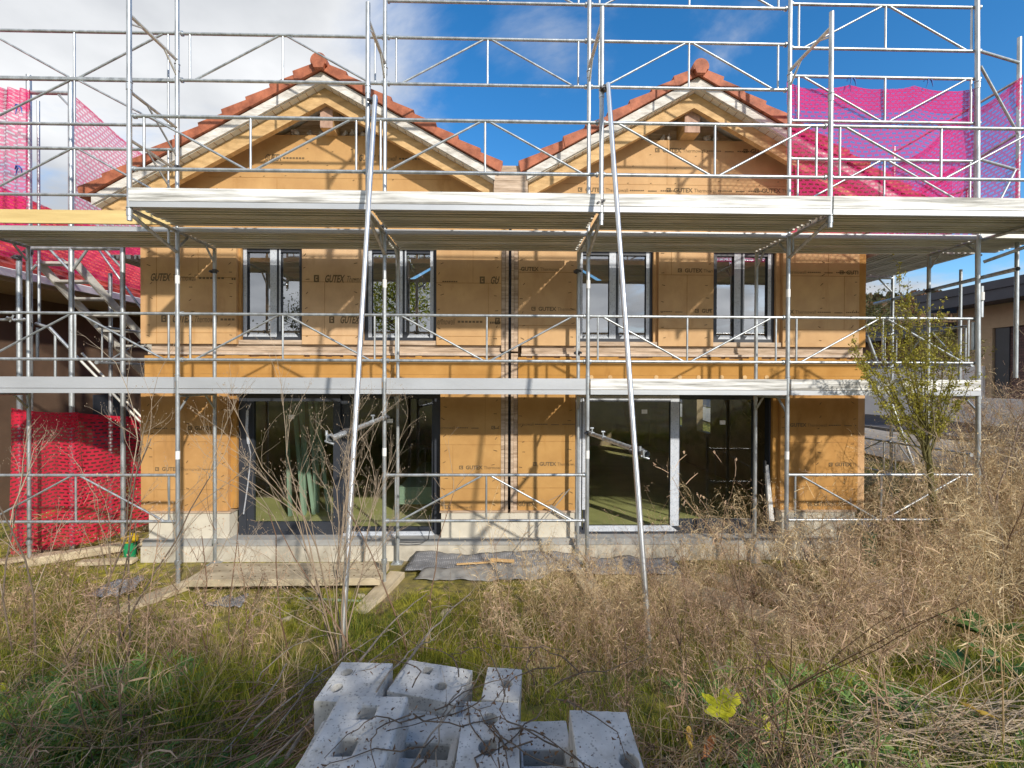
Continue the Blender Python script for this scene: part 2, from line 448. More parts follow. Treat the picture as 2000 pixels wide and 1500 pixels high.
class MB:
    def __init__(s):
        s.v, s.f, s.m, s.s = [], [], [], []

    def add(s, vs, fs, mi=0, smooth=False):
        o = len(s.v)
        s.v.extend([tuple(v) for v in vs])
        for f in fs:
            s.f.append(tuple(i + o for i in f)); s.m.append(mi); s.s.append(smooth)

    def hexa(s, p, mi=0):
        s.add(p, [(3, 2, 1, 0), (4, 5, 6, 7), (0, 1, 5, 4), (1, 2, 6, 5), (2, 3, 7, 6), (3, 0, 4, 7)], mi)

    def box(s, x0, x1, y0, y1, z0, z1, mi=0):
        s.hexa([(x0, y0, z0), (x1, y0, z0), (x1, y1, z0), (x0, y1, z0), (x0, y0, z1), (x1, y0, z1), (x1, y1, z1), (x0, y1, z1)], mi)

    def prism(s, poly, y0, y1, mi=0):
        """polygon in XZ (counter-clockwise seen from -Y) extruded from y0 to y1"""
        n = len(poly)
        vs = [(x, y0, z) for x, z in poly] + [(x, y1, z) for x, z in poly]
        fs = [tuple(range(n)), tuple(range(2 * n - 1, n - 1, -1))]
        fs += [((i + 1) % n, i, n + i, n + (i + 1) % n) for i in range(n)]
        s.add(vs, fs, mi)

    def prism_x(s, poly, x0, x1, mi=0):
        n = len(poly)
        vs = [(x0, y, z) for y, z in poly] + [(x1, y, z) for y, z in poly]
        fs = [tuple(range(n - 1, -1, -1)), tuple(range(n, 2 * n))]
        fs += [(i, (i + 1) % n, n + (i + 1) % n, n + i) for i in range(n)]
        s.add(vs, fs, mi)

    def tube(s, p, q, r, n=10, mi=0, r2=None, open_end=False):
        p, q = Vector(p), Vector(q)
        d = (q - p)
        if d.length < 1e-6:
            return
        d.normalize()
        a = d.orthogonal().normalized()
        b = d.cross(a)
        r2 = r if r2 is None else r2
        vs = []
        for c, rr in ((p, r), (q, r2)):
            for i in range(n):
                t = 2 * PI * i / n
                vs.append(c + a * (rr * math.cos(t)) + b * (rr * math.sin(t)))
        s.add(vs, [(i, (i + 1) % n, n + (i + 1) % n, n + i) for i in range(n)], mi, True)
        if not open_end:
            s.add(vs[:n], [tuple(range(n - 1, -1, -1))], mi)
            s.add(vs[n:], [tuple(range(n))], mi)

    def path(s, pts, rad, n=5, mi=0):
        pts = [Vector(p) for p in pts]
        vs = []
        up = Vector((.31, .52, .8))
        for i, p in enumerate(pts):
            d = (pts[min(i + 1, len(pts) - 1)] - pts[max(i - 1, 0)])
            if d.length < 1e-9:
                d = Vector((0, 0, 1))
            d.normalize()
            a = d.cross(up)
            if a.length < .05:
                a = d.orthogonal()
            a.normalize()
            b = d.cross(a)
            for k in range(n):
                t = 2 * PI * k / n
                vs.append(p + (a * math.cos(t) + b * math.sin(t)) * rad[i])
        fs = []
        for i in range(len(pts) - 1):
            for k in range(n):
                fs.append((i * n + k, i * n + (k + 1) % n, (i + 1) * n + (k + 1) % n, (i + 1) * n + k))
        s.add(vs, fs, mi, True)
        s.add(vs[:n], [tuple(range(n - 1, -1, -1))], mi)
        s.add(vs[-n:], [tuple(range(n))], mi)

    def mesh(s, name, mats):
        me = bpy.data.meshes.new(name)
        me.from_pydata(s.v, [], s.f)
        if not isinstance(mats, (list, tuple)):
            mats = [mats]
        for x in mats:
            me.materials.append(x)
        me.polygons.foreach_set('material_index', s.m)
        me.polygons.foreach_set('use_smooth', s.s)
        me.update()
        return me

    def build(s, name, mats, parent=None):
        o = bpy.data.objects.new(name, s.mesh(name, mats))
        COL.objects.link(o)
        if parent:
            o.parent = parent
        return o


def tag(o, label=None, cat=None, group=None, kind=None):
    if label: o['label'] = label
    if cat: o['category'] = cat
    if group: o['group'] = group
    if kind: o['kind'] = kind
    return o


def thing(name, label, cat, group=None, loc=(0, 0, 0)):
    o = bpy.data.objects.new(name, None)
    o.empty_display_size = .2
    o.location = loc
    COL.objects.link(o)
    return tag(o, label, cat, group)


def box_obj(name, m_, parent, *b):
    k = MB(); k.box(*b)
    return k.build(name, m_, parent)


# lettering --------------------------------------------------------
_LET = {}


def letters(txt, bold):
    key = (txt, bold)
    if key not in _LET:
        c = bpy.data.curves.new('lettering', 'FONT')
        c.body = txt
        c.size = 1
        c.offset = bold
        c.resolution_u = 2
        o = bpy.data.objects.new('lettering', c)
        COL.objects.link(o)
        bpy.context.view_layer.update()
        me = bpy.data.meshes.new_from_object(o.evaluated_get(bpy.context.evaluated_depsgraph_get()))
        vs = [tuple(v.co) for v in me.vertices]
        fs = [tuple(p.vertices) for p in me.polygons]
        bpy.data.objects.remove(o); bpy.data.curves.remove(c); bpy.data.meshes.remove(me)
        _LET[key] = (vs, fs)
    return _LET[key]


def put_text(mb, txt, x, z, h, y, bold=0., sx=1., slant=0.):
    """text on a wall facing -Y, cap height h, left end x, base line z; returns the right end"""
    vs, fs = letters(txt, bold)
    k = h / .69
    mx = max(v[0] for v in vs)
    mb.add([(x + (v[0] * sx + v[1] * slant) * k, y, z + v[1] * k) for v in vs], fs)
    return x + mx * sx * k

def rebase(o, base):
    base = Vector(base)
    o.location = base
    for c in COL.objects:
        if c.parent is o:
            c.location = c.location - base


# ------------------------------------------------------------------ terrain
def sstep(a, b, v):
    t = np.clip((v - a) / (b - a), 0, 1)
    return t * t * (3 - 2 * t)


_nz = np.random.RandomState(5).rand(6, 4)


def ground_h(x, y):
    x = np.asarray(x, float); y = np.asarray(y, float)
    b = np.interp(y, [-30, -6, -4.3, -3.2, -2, -1.0, -.3], [1.2, 1.08, .98, .74, .31, .06, 0.])
    r = sstep(9.3 + .25 * np.clip(y, -4, 1), 13.2, x) * 1.30 * sstep(-12, -3.5, y) 
    lump = 0
    for i in range(6):
        fx, fy, p1, p2 = _nz[i]
        lump = lump + .022 * np.sin(x * (1 + 4 * fx) + 6 * p1) * np.sin(y * (1 + 4 * fy) + 6 * p2)
    flat = 1 - sstep(-1.3, -.6, y) * (1 - sstep(9.2, 9.8, x)) * sstep(-1.6, -1.2, x)
    return b + r + lump * (.12 + .88 * flat)


def gh(x, y):
    return float(ground_h(x, y))


def build_ground():
    def axis(lo, hi, step, far):
        a = list(np.arange(lo, hi + 1e-6, step))
        d, p = step, hi
        while p < far:
            d *= 1.35; p += d; a.append(p)
        d, p = step, lo
        while p > -far:
            d *= 1.35; p -= d; a.insert(0, p)
        return np.array(a)
    xs = axis(-5, 15, .14, 900)
    ys = axis(-7.5, 3, .14, 900)
    X, Y = np.meshgrid(xs, ys)
    Z = ground_h(X, Y)
    n, m_ = X.shape
    v = np.stack([X, Y, Z], -1).reshape(-1, 3)
    idx = np.arange(n * m_).reshape(n, m_)
    f = np.stack([idx[:-1, :-1], idx[:-1, 1:], idx[1:, 1:], idx[1:, :-1]], -1).reshape(-1, 4)
    me = bpy.data.meshes.new('ground')
    me.from_pydata(v.tolist(), [], f.tolist())
    me.materials.append(SOIL)
    me.polygons.foreach_set('use_smooth', [True] * len(me.polygons))
    o = bpy.data.objects.new('ground', me); COL.objects.link(o)
    tag(o, kind='structure')


build_ground()


# ------------------------------------------------------------------ the houses
WF = .93          # front of the insulation
SL = .557         # roof slope
Y_BACK = 10.5


def panel(parent, x0, x1, z0, z1, texts, seams, y=WF, thick=.16, ret=True, m=None, name='insulation_panel', rows=6):
    k = MB()
    k.box(x0, x1, y, y + thick, z0, z1)
    r = random.Random(int(x0 * 1000 + z0 * 77))
    for s in seams:                       # joints between boards
        if s[0] == 'h':
            k.box(s[2], s[3], y - .002, y + .002, s[1] - .003, s[1] + .003, 1)
        else:
            k.box(s[1] - .002, s[1] + .002, y - .0022, y + .002, s[2], s[3], 1)
    cols = [x0 + .06, x1 - .08] + ([(x0 + x1) / 2] if x1 - x0 > 1.05 else [])
    for c in cols:
        z = z0 + .1
        while z < z1 - .05:
            px, pz = c + r.uniform(-.03, .03), z + r.uniform(-.03, .03)
            w = r.uniform(.009, .015); a = r.uniform(-.6, .9)
            dx, dz = math.cos(a) * w * 1.8, math.sin(a) * w * 1.8
            k.add([(px - dx + .3 * dz, y - .003, pz - dz - .004), (px + dx, y - .003, pz + dz - .004), (px + dx - .3 * dz, y - .003, pz + dz + .006), (px - dx, y - .003, pz - dz + .004)], [(0, 1, 2, 3)], 2)
            z += r.uniform(.14, .24)
    o = k.build(name, [m or INSUL, SEAM, SCREW], parent)
    for t in texts:
        q = MB()
        stamp(q, *t, y=y - .003, x_max=x1 - .005)
        if q.f:
            q.build('printed_lettering', STAMP, o)
    return o


def stamp(q, kind, px, py, hpx, tail, y=WF, x_max=99):
    """one printed line of the boards; kind says which part of the line is on this board"""
    p = at(px, py, y)
    h = hpx * 7.43 / F_PX * (.96 if hpx >= 11 else .84)
    x, z = p.x, p.z - h / 2
    tall = hpx >= 11
    sx = .56 if tall else .98
    sl_ = .18 if tall else 0
    mb = MB()
    if 'L' in kind:                        # logo: a little square frame with a bar in it
        s = h
        w = s * (.7 if tall else 1.05); t = s * .2
        for b in ((0, w, 0, t), (0, w, s - t, s), (0, t, t, s - t), (w - t, w, t, s - t), (w * .42, w - t, s * .42, s * .62)):
            mb.box(x + b[0], x + b[1], y - .001, y, z + b[2], z + b[3])
        x += w + h * .75
    if 'G' in kind:
        x = put_text(mb, 'GUTEX', x, z, h, y, .028, sx, sl_) + h * .3
    elif 'X' in kind:
        x = put_text(mb, 'X', x, z, h, y, .028, sx, sl_) + h * .3
    elif 'E' in kind:
        x = put_text(mb, 'TEX', x, z, h, y, .028, sx, sl_) + h * .3
    if 'T' in kind or 't' in kind:
        w = 'Thermowall' if 'T' in kind else 'ermowall'
        x = put_text(mb, w, x, z, h * .92, y, -.006 if tall else -.01, sx * .88, sl_) + h * .5
    if tail:
        for i in range(tail):
            L_ = h * (2.2 if i % 2 else 3.6)
            zz = z + h * (.28 if i % 2 == 0 else .18)
            for j in range(7):
                mb.box(x + j * L_ / 7, x + j * L_ / 7 + L_ / 10, y - .001, y, zz, zz + h * .28)
            x += L_ + h * .9
    # cut at the edge of the board
    keep = [i for i, f in enumerate(mb.f) if max(mb.v[a][0] for a in f) < x_max]
    q.add(mb.v, [mb.f[i] for i in keep])


def window(parent, x0, x1, z0, z1, mull, yf=1.03, tape_l=True, tape_r=True):
    fw = .05
    fr = MB()
    y0, y1 = yf, yf + .09
    fr.box(x0, x1, y0, y1, z0, z0 + fw)
    fr.box(x0, x1, y0, y1, z1 - fw, z1)
    fr.box(x0, x0 + fw, y0, y1, z0 + fw, z1 - fw)
    fr.box(x1 - fw, x1, y0, y1, z0 + fw, z1 - fw)
    w = fr.build('window', FRAME, parent)
    sash = MB()
    for a, b in ((x0 + fw, mull - .004), (mull + .004, x1 - fw)):
        s = .045
        ys, ye = y0 + .012, y1 - .01
        sash.box(a, b, ys, ye, z0 + fw, z0 + fw + s)
        sash.box(a, b, ys, ye, z1 - fw - s, z1 - fw)
        sash.box(a, a + s, ys, ye, z0 + fw + s, z1 - fw - s)
        sash.box(b - s, b, ys, ye, z0 + fw + s, z1 - fw - s)
    sash.build('sash', FRAME, w)
    for a, b in ((x0 + fw, mull - .004), (mull + .004, x1 - fw)):
        g = MB()
        g.add([(a + .05, yf + .05, z0 + fw + .05), (b - .05, yf + .05, z0 + fw + .05), (b - .05, yf + .05, z1 - fw - .05), (a + .05, yf + .05, z1 - fw - .05)], [(0, 1, 2, 3)])
        g.build('pane', GLASS, w)
    tp = MB()
    yt = y0 + .008
    tp.box(mull - .10, mull - .004, yt, yt + .003, z0 + fw + .0, z1 - fw)
    tp.box(mull + .03, mull + .05, yt, yt + .003, z0 + fw + .08, z1 - fw)
    if tape_l: tp.box(x0 + fw + .0, x0 + fw + .05, yt, yt + .003, z0 + fw, z1 - fw)
    if tape_r: tp.box(x1 - fw - .05, x1 - fw, yt, yt + .003, z0 + fw, z1 - fw)
    for a, b in ((x0 + fw + .06, mull - .10), (mull + .06, x1 - fw - .06)):
        c = .035
        tp.add([(a, yt, z0 + fw), (b, yt, z0 + fw), (b - c, yt, z0 + fw + .045), (a + c, yt, z0 + fw + .045)], [(0, 1, 2, 3)])
    tp.build('protective_tape', TAPE, w)
    return w


def roof(parent, xa, xl, xr, za, front=.46):
    """stepped tile courses on both slopes; ridge at xa, eaves at xl / xr; za = top of the fascia at the ridge"""
    k = MB()
    ang = math.atan(SL)
    ca, sa = math.cos(ang), math.sin(ang)
    for sgn, xe in ((-1, xl), (1, xr)):
        run = abs(xe - xa) + .09
        n = max(1, round(run / .298))
        st = run / n
        for i in range(n):
            d0, d1 = i * st - .02, (i + 1) * st + .02     # distance from the ridge
            z0, z1 = za - SL * d0, za - SL * d1
            b0, b1 = .012, .012                            # underside above the fascia
            t0, t1 = .10, .165                             # upper / lower end of the course
            if i == 0: d0, z0 = 0.0, za
            P = [(xa + sgn * d0, z0 + b0), (xa + sgn * d1, z1 + b1), (xa + sgn * (d1 + .03), z1 + t1 - .01), (xa + sgn * (d0 + .03), z0 + t0)]
            if sgn < 0: P = P[::-1]
            fy = front + rnd.uniform(-.006, .006)
            k.prism(P, fy, Y_BACK + .4)
    return k.build('roof', TILE, parent)


def ridge(parent, xa, z, front=.40):
    o = None
    k = MB()
    y = front
    i = 0
    while y < Y_BACK + .3:
        L_ = .40
        prof = []
        r0 = .106 - .006 * (i % 2)
        for j in range(13):
            a = PI * (-.12 + 1.24 * j / 12)
            prof.append((xa + r0 * math.cos(a), z + r0 * math.sin(a)))
        k.prism(prof, y, y + L_ + .02 * (i % 2))
        y += L_
        i += 1
    k.prism([(xa - .06, z - .09), (xa + .06, z - .09), (xa + .1, z + .02), (xa - .1, z + .02)], front - .004, front + .05)
    return k


def gable_trim(parent, xa, xl, xr, za):
    """fascia boards, soffits, flying rafters of one gable"""
    def band(x_end, top, dep, y0, y1, name, m_, cut=0.):
        zt0, zt1 = za - top, za - top - SL * abs(x_end - xa)
        k = MB()
        P = [(xa, zt0 - dep), (x_end, zt1 - dep * .92), (x_end, zt1), (xa, zt0)]
        if x_end < xa: P = P[::-1]
        k.prism(P, y0, y1)
        return k.build(name, m_, parent)
    for xe in (xl, xr):
        sgn = 1 if xe > xa else -1
        band(xe, .004, .128, .50, .528, 'fascia_board', FASC)
        s = band(xe - sgn * .02, .118, .022, .53, 1.06, 'soffit', SOFF)
        band(xe - sgn * .03, .142, .20, .625, .705, 'rafter', TIMB)
        # board joints of the soffit
        q = MB()
        L_ = abs(xe - xa)
        n = int(L_ / .11)
        for i in range(1, n):
            d = i * .11
            x = xa + sgn * d
            z = za - .1425 - SL * d
            q.hexa([(x - .003, .532, z - .0), (x + .003, .532, z - .0), (x + .003, .624, z), (x - .003, .624, z), (x - .003, .532, z + .004), (x + .003, .532, z + .004), (x + .003, .624, z + .004), (x - .003, .624, z + .004)])
        q.build('soffit_joint', SEAM, s)


def gable_wall(parent, xl, xr, xa, za, z0, texts, seams):
    """the boards between the top windows and the roof, cut off level under the ridge beam"""
    zt = lambda x: za - .15 - SL * abs(x - xa)
    zc = 6.0
    dx = (za - .15 - zc) / SL
    P = [(xl, z0), (xr, z0), (xr, zt(xr)), (xa + dx, zc), (xa - dx, zc), (xl, zt(xl))]
    k = MB()
    k.prism(P, WF, WF + .15)
    r = random.Random(int(xa * 10))
    for s in seams:
        if s[0] == 'h':
            k.box(s[2], s[3], WF - .002, WF + .002, s[1] - .002, s[1] + .002, 1)
        else:
            k.box(s[1] - .002, s[1] + .002, WF - .0022, WF + .002, s[2], s[3], 1)
    for x in np.arange(xl + .15, xr, .31):
        for z in np.arange(z0 + .1, zc, .2):
            px, pz = x + r.uniform(-.05, .05), z + r.uniform(-.04, .04)
            if pz > zt(px) - .3 or r.random() < .25 or pz > zc - .06: continue
            w = .012
            k.add([(px - w, WF - .003, pz - .008), (px + w, WF - .003, pz), (px + w, WF - .003, pz + .008), (px - w, WF - .003, pz + .002)], [(0, 1, 2, 3)], 2)
    o = k.build('gable_panel', [INSUL, SEAM, SCREW], parent)
    for t in texts:
        q = MB()
        stamp(q, *t, y=WF - .003)
        q.build('printed_lettering', STAMP, o)
    # bare timber behind, above the boards, with scraps of torn foil
    k = MB()
    k.prism([(xa - dx - .05, zc - .05), (xa + dx + .05, zc - .05), (xa, za - .15)], WF + .09, WF + .14)
    k.build('gable_timber', TIMB_W, parent)
    k = MB()
    for i in range(9):
        x = xa + r.uniform(-.75, .75)
        if abs(x - xa) < .13: x += .3
        z = zc + r.uniform(0, .03)
        pts = [Vector((x + r.uniform(-.03, .03), WF + .05 + r.uniform(-.03, .02), z + j * .03)) for j in range(4)]
        k.path(pts, [.03, .045 * r.uniform(.6, 1.2), .035, .01], 6)
    k.build('torn_foil', mat('torn_white_foil', (.50, .45, .40), .7, 0, .25, 14, .5, 30), parent)
    return o


def purlin(parent, x0, x1, z0, z1):
    k = MB()
    k.box(x0, x1, .715, .728, z0, z1, 0)
    k.box(x0, x1, .728, 1.03, z0, z1, 1)
    k.build('purlin', [TIMB_P, TIMB], parent)


def shell(parent, x0, x1, xa, za, openings):
    """side and back walls, floors and ceilings of the timber shell"""
    t = .16
    for xs, nm in ((x0, 'l'), (x1 - t, 'r')):
        ops = openings.get(nm, [])
        k = MB()
        y = 1.10
        top = 4.9
        for (ya, yb, za_, zb_) in sorted(ops):
            k.box(xs, xs + t, y, ya, .3, top)
            k.box(xs, xs + t, ya, yb, .3, za_); k.box(xs, xs + t, ya, yb, zb_, top)
            y = yb
        k.box(xs, xs + t, y, Y_BACK, .3, top)
        k.build('side_wall', PLAST, parent)
    box_obj('back_wall', PLAST, parent, x0 + t, x1 - t, Y_BACK - .15, Y_BACK, .3, 6.0)
    box_obj('interior_floor', SCREED, parent, x0 + t, x1 - t, 1.2, Y_BACK - .15, .22, .30)
    box_obj('interior_floor', PLAST, parent, x0 + t, x1 - t, 1.12, Y_BACK - .15, 2.72, 2.95)
    k = MB()
    k.prism([(x0 + t, 4.9), (x1 - t, 4.9), (xa, za - .25)], 1.4, 1.5)
    k.prism([(x0 + t, 4.9), (x1 - t, 4.9), (xa, za - .25)], Y_BACK - .15, Y_BACK)
    k.build('interior_gable', PLAST, parent)
    box_obj('partition', PLAST, parent, x0 + t, x1 - t, 5.2, 5.3, 2.95, 4.9)


def sliding_door(parent, x0, x1, z0, z1, panes, yf=1.04, style='dark'):
    k = MB()
    y0, y1 = yf, yf + .12
    fw = .11
    k.box(x0, x0 + fw, y0, y1, z0, z1)
    k.box(x1 - fw * .8, x1, y0, y1, z0, z1)
    k.box(x0 + fw, x1 - fw * .8, y0, y1, z0, z0 + .06)
    k.box(x0 + fw, x1 - fw * .8, y0, y1, z1 - .09, z1)
    d = k.build('sliding_door', FRAME, parent)
    return d


def door_leaf(d, a, b, z0, z1, y, w=.08, m_=None, wl=None, wr=None, wb=None):
    k = MB()
    wl = wl or w; wr = wr or w; wb = wb or w
    k.box(a, b, y, y + .06, z0, z0 + wb)
    k.box(a, b, y, y + .06, z1 - w, z1)
    k.box(a, a + wl, y, y + .06, z0 + wb, z1 - w)
    k.box(b - wr, b, y, y + .06, z0 + wb, z1 - w)
    k.build('leaf_frame', m_ or FRAME, d)
    g = MB()
    yy = y + .03
    g.add([(a + wl - .01, yy, z0 + wb - .01), (b - wr + .01, yy, z0 + wb - .01), (b - wr + .01, yy, z1 - w + .01), (a + wl - .01, yy, z1 - w + .01)], [(0, 1, 2, 3)])
    g.build('pane', GLASS_D, d)


def build_houses():
    U0, U1 = 3.045, 4.50      # upper boards
    G0, G1 = .68, 2.35        # lower boards
    HL = thing('house', 'unfinished timber house under the gable beside the stair tower, with a dark sliding door', 'house', 'twin gabled houses')
    HR = thing('house', 'unfinished timber house under the gable nearer the green shrub, with a white-taped glass door', 'house', 'twin gabled houses')
    # ---- left house
    h, v = 'h', 'v'
    panel(HL, -1.08, .18, U0, U1, [('GT', 293, 541, 13, 2), ('LGT', 315, 622, 13, 3)], [(h, 3.98, -.93, .18), (h, 3.20, -1.08, .18), (v, -.93, U0, U1), (v, -.35, 3.98, U1)])
    panel(HL, 1.10, 1.95, U0, U1, [('LGT', 613, 544, 13, 0), ('LGT', 643, 624, 13, 0)], [(h, 3.93, 1.1, 1.95), (h, 3.17, 1.1, 1.95), (v, 1.42, 3.17, 3.93)])
    panel(HL, 3.0, 3.925, U0, U1, [('LG', 937, 547, 13, 0), ('', 864, 549, 9, 1), ('t', 853, 627, 13, 3), ('L', 967, 627, 12, 0)], [(h, 3.93, 3.0, 3.925), (h, 3.17, 3, 3.925), (v, 3.52, 3.93, U1), (v, 3.74, 3.17, 3.93)])
    panel(HL, -1.08, .06, G0, G1, [('', 300, 836, 8, 2), ('LGT', 367, 836, 7.5, 0), ('LGT', 303, 916, 7.5, 1)], [(h, 1.66, -.97, .06), (h, .98, -.95, .05), (v, -.97, G0, G1), (v, -.62, .98, 1.66)], m=INSUL_O)
    panel(HL, 3.06, 3.925, G0, G1, [('t', 860, 835, 7, 2), ('LG', 960, 835, 7, 0), ('LGT', 897, 913, 7.5, 0), ('ET', 862, 990, 7.5, 0)], [(h, 1.62, 3.06, 3.925), (h, .99, 3.06, 3.925), (v, 3.70, 1.62, G1), (v, 3.24, .99, 1.62)])
    # ---- right house
    panel(HR, 4.17, 5.005, U0, U1, [('GT', 1017, 525, 8, 0), ('LGT', 1038, 603, 8, 0)], [(h, 4.09, 4.17, 5.0), (h, 3.33, 4.17, 5), (v, 4.31, U0, 3.33)])
    panel(HR, 6.19, 6.985, U0, U1, [('LGT', 1324, 528, 8, 0), ('', 1290, 608, 7, 2), ('LG', 1357, 607, 8, 0)], [(h, 4.07, 6.19, 6.98), (h, 3.30, 6.19, 6.98), (v, 6.37, 4.07, U1), (v, 6.6, 3.3, 4.07)])
    panel(HR, 8.0, 9.12, U0, U1, [('t', 1543, 531, 8, 3), ('LG', 1640, 532, 8, 0), ('XT', 1543, 609, 8, 3), ('L', 1672, 609, 8, 0)], [(h, 4.07, 8, 9.12), (h, 3.29, 8, 9.12), (v, 8.66, 4.07, U1), (v, 8.9, 3.29, 4.07)])
    panel(HR, 4.17, 4.995, G0, G1, [('t', 1012, 828, 7.5, 3), ('LGT', 1041, 906, 7.5, 0), ('GT', 1012, 985, 7.5, 0)], [(h, 1.67, 4.17, 4.99), (h, 1.0, 4.17, 4.99), (v, 4.45, G0, 1.0)])
    panel(HR, 7.98, 9.12, G0, G1, [('GT', 1543, 830, 7.5, 3), ('LGT', 1619, 907, 7.5, 0), ('LGT', 1578, 985, 7.5, 0)], [(h, 1.66, 8.0, 9.12), (h, 1.02, 8, 9.12), (v, 8.50, 1.02, 1.66)], m=INSUL_O)
    for z0, z1 in ((U0, U1), (G0, G1)):
        box_obj('corner_board', INSUL_O, HR, 9.123, 9.22, WF + .004, 1.12, z0 - .0, z1)
        box_obj('corner_board', INSUL_O, HL, -1.16, -1.083, WF + .01, 1.12, z0, z1)
    # returns beside the openings
    for (x0, x1, z0, z1, H) in ((.063, .15, G0, G1, HL), (7.90, 7.977, G0, G1, HR)):
        box_obj('reveal_board', INSUL_O, H, x0, x1, WF + .06, 1.10, z0 + .02, z1)
    # ---- band between the storeys
    for x0, x1, H, tx in ((-1.09, 3.925, HL, []), (4.17, 9.22, HR, [1155, 1192, 1282, 1328, 1365, 1410, 1455, 1498])):
        k = MB()
        k.box(x0, x1, WF - .012, WF + .16, 2.353, 2.86)
        k.box(x0, x1, WF - .014, WF, 2.62, 2.624, 1)
        r = random.Random(3)
        x = x0
        while x < x1 - .06:                 # rough torn top edge
            w = r.uniform(.03, .12)
            k.box(x, min(x1, x + w), WF - .010, WF + .10, 2.86, 2.86 + r.uniform(.0, .028), 0)
            x += w
        for p in tx:
            c = at(p, 737, WF - .02)
            k.tube((c.x, WF - .018, c.z), (c.x, WF - .010, c.z), .031, 14, 2)
        k.build('storey_band', [INSUL_O, SEAM, TIMB], H)
        k = MB()
        k.box(x0 + .05, x1, WF + .045, 1.10, 2.86, 2.955)
        k.box(x0 + .05, x1, WF + .055, 1.10, 2.958, 3.04)
        k.build('ledge_timber', TIMB_W, H)
        k = MB()
        k.box(x0 + .04, x1, WF + .00, WF + .043, 2.895, 2.925)
        k.build('foil_strip', mat('white_foil_strip', (.52, .42, .34), .6, 0, .2, 8, .3, 20), H)
    # window sills of bare timber
    for x0, x1, H in ((.20, 1.09, HL), (1.96, 2.99, HL), (5.02, 6.18, HR), (6.99, 7.99, HR)):
        box_obj('sill_timber', TIMB_W, H, x0, x1, WF + .02, 1.14, 3.043, 3.105)
    # reveals of the windows
    for x0, x1, H in ((.183, .215, HL), (6.13, 6.187, HR), (7.93, 7.997, HR)):
        box_obj('reveal_board', INSUL_O, H, x0, x1, WF + .05, 1.12, 3.1, 4.5)
    window(HL, .17, 1.11, 3.108, 4.47, .70, tape_l=True, tape_r=False)
    window(HL, 1.955, 2.995, 3.108, 4.47, 2.50)
    window(HR, 5.01, 6.14, 3.108, 4.47, 5.60)
    window(HR, 6.99, 7.94, 3.108, 4.47, 7.44, tape_l=False)
    for x0, x1, H in ((.17, 1.10, HL), (1.94, 3.0, HL), (5.0, 6.2, HR), (6.97, 8.0, HR)):
        box_obj('lintel', INSUL, H, x0, x1, WF + .003, 1.14, 4.47, 4.503)
    # ---- timber posts of the party wall
    for x0, x1, y0, H in ((3.928, 3.985, WF + .0, HL), (3.988, 4.028, WF - .02, HL), (4.068, 4.106, WF - .02, HR), (4.109, 4.167, WF + .01, HR)):
        for z0, z1 in ((.66, 2.35), (2.353, 2.93), (2.96, 4.5)):
            box_obj('party_wall_post', TIMB_W, H, x0, x1, y0 + rnd.uniform(0, .012), 1.1, z0, z1)
    box_obj('party_wall_joint', DARKM, HL, 4.029, 4.067, 1.06, 1.1, .66, 5.3)
    # ---- gables
    zaL, zaR, xaL, xaR = 6.620, 6.632, 1.535, 6.562
    gable_wall(HL, -1.15, 4.03, xaL, zaL, 4.506, [('G', 517, 307, 11, 1), ('GT', 700, 308, 11, 2)], [(h, 5.395, -.2, 3.2), (v, .75, 4.51, 5.395), (v, 2.2, 5.395, 6.0)])
    gable_wall(HR, 4.07, 9.2, xaR, zaR, 4.506, [('LGT', 1280, 293, 8.5, 3), ('LG', 1452, 295, 8.5, 0), ('LGT', 1129, 370, 8.5, 3), ('LGT', 1302, 371, 8.5, 3), ('LGT', 1474, 372, 8.5, 2)], [(h, 5.36, 4.8, 8.3), (h, 4.95, 4.3, 9), (v, 6.3, 5.36, 6.0), (v, 5.2, 4.95, 5.36)])
    gable_trim(HL, xaL, -1.46, 3.835, zaL)
    gable_trim(HR, xaR, 4.262, 9.62, zaR)
    purlin(HL, 1.437, 1.607, 5.995, 6.325)
    purlin(HR, 6.468, 6.683, 6.003, 6.337)
    rl = roof(HL, xaL, -1.46, 3.80, zaL)
    ridge(HL, xaL, zaL + .078).build('ridge_cap', TILE, rl)
    rr = roof(HR, xaR, 4.29, 9.62, zaR)
    ridge(HR, xaR, zaR + .078).build('ridge_cap', TILE, rr)
    k = MB()
    for i in range(4):
        z = 5.02 + i * .1
        k.box(3.822, 4.275, .52 + .002 * (i % 2), .56, z, z + .0985)
    k.box(3.86, 4.24, .56, 9.8, 5.30, 5.35)
    k.build('valley_board', TIMB_W, HL)
    # ---- plinth
    for x0, x1, H in ((-1.02, .10, HL), (3.08, 4.045, HL), (4.049, 4.985, HR), (7.99, 9.06, HR)):
        k = MB(); k.box(x0, x1, WF - .03, 1.1, .30, .655)
        k.box(x0 - .02, x1 + .02, WF - .045, 1.1, .657, .679, 1)
        k.build('plinth', [CONC2, TIMB_W], H)
    for x0, x1, H in ((-1.06, 4.045, HL), (4.049, 9.1, HR)):
        k = MB()
        k.box(x0, x1, WF - .13, 1.2, -.25, .215)
        k.box(x0, x1, WF - .10, 1.2, .219, .30, 1)
        k.build('plinth', [CONC, CONC3], H)
    # ---- doors
    d = sliding_door(HL, .15, 3.05, .30, 2.42, None)
    door_leaf(d, .262, 1.60, .36, 2.33, 1.045, .1, wb=.12)
    door_leaf(d, 1.58, 2.965, .345, 2.33, 1.10, .06, wl=.14, wr=.05, wb=.04)
    k = MB()
    k.hexa([(1.64, .985, .303), (2.97, .985, .303), (2.93, 1.04, .303), (1.72, 1.04, .303), (1.64, .985, .325), (2.97, .985, .325), (2.93, 1.04, .345), (1.72, 1.04, .345)])
    k.build('protective_tape', TAPE, d)
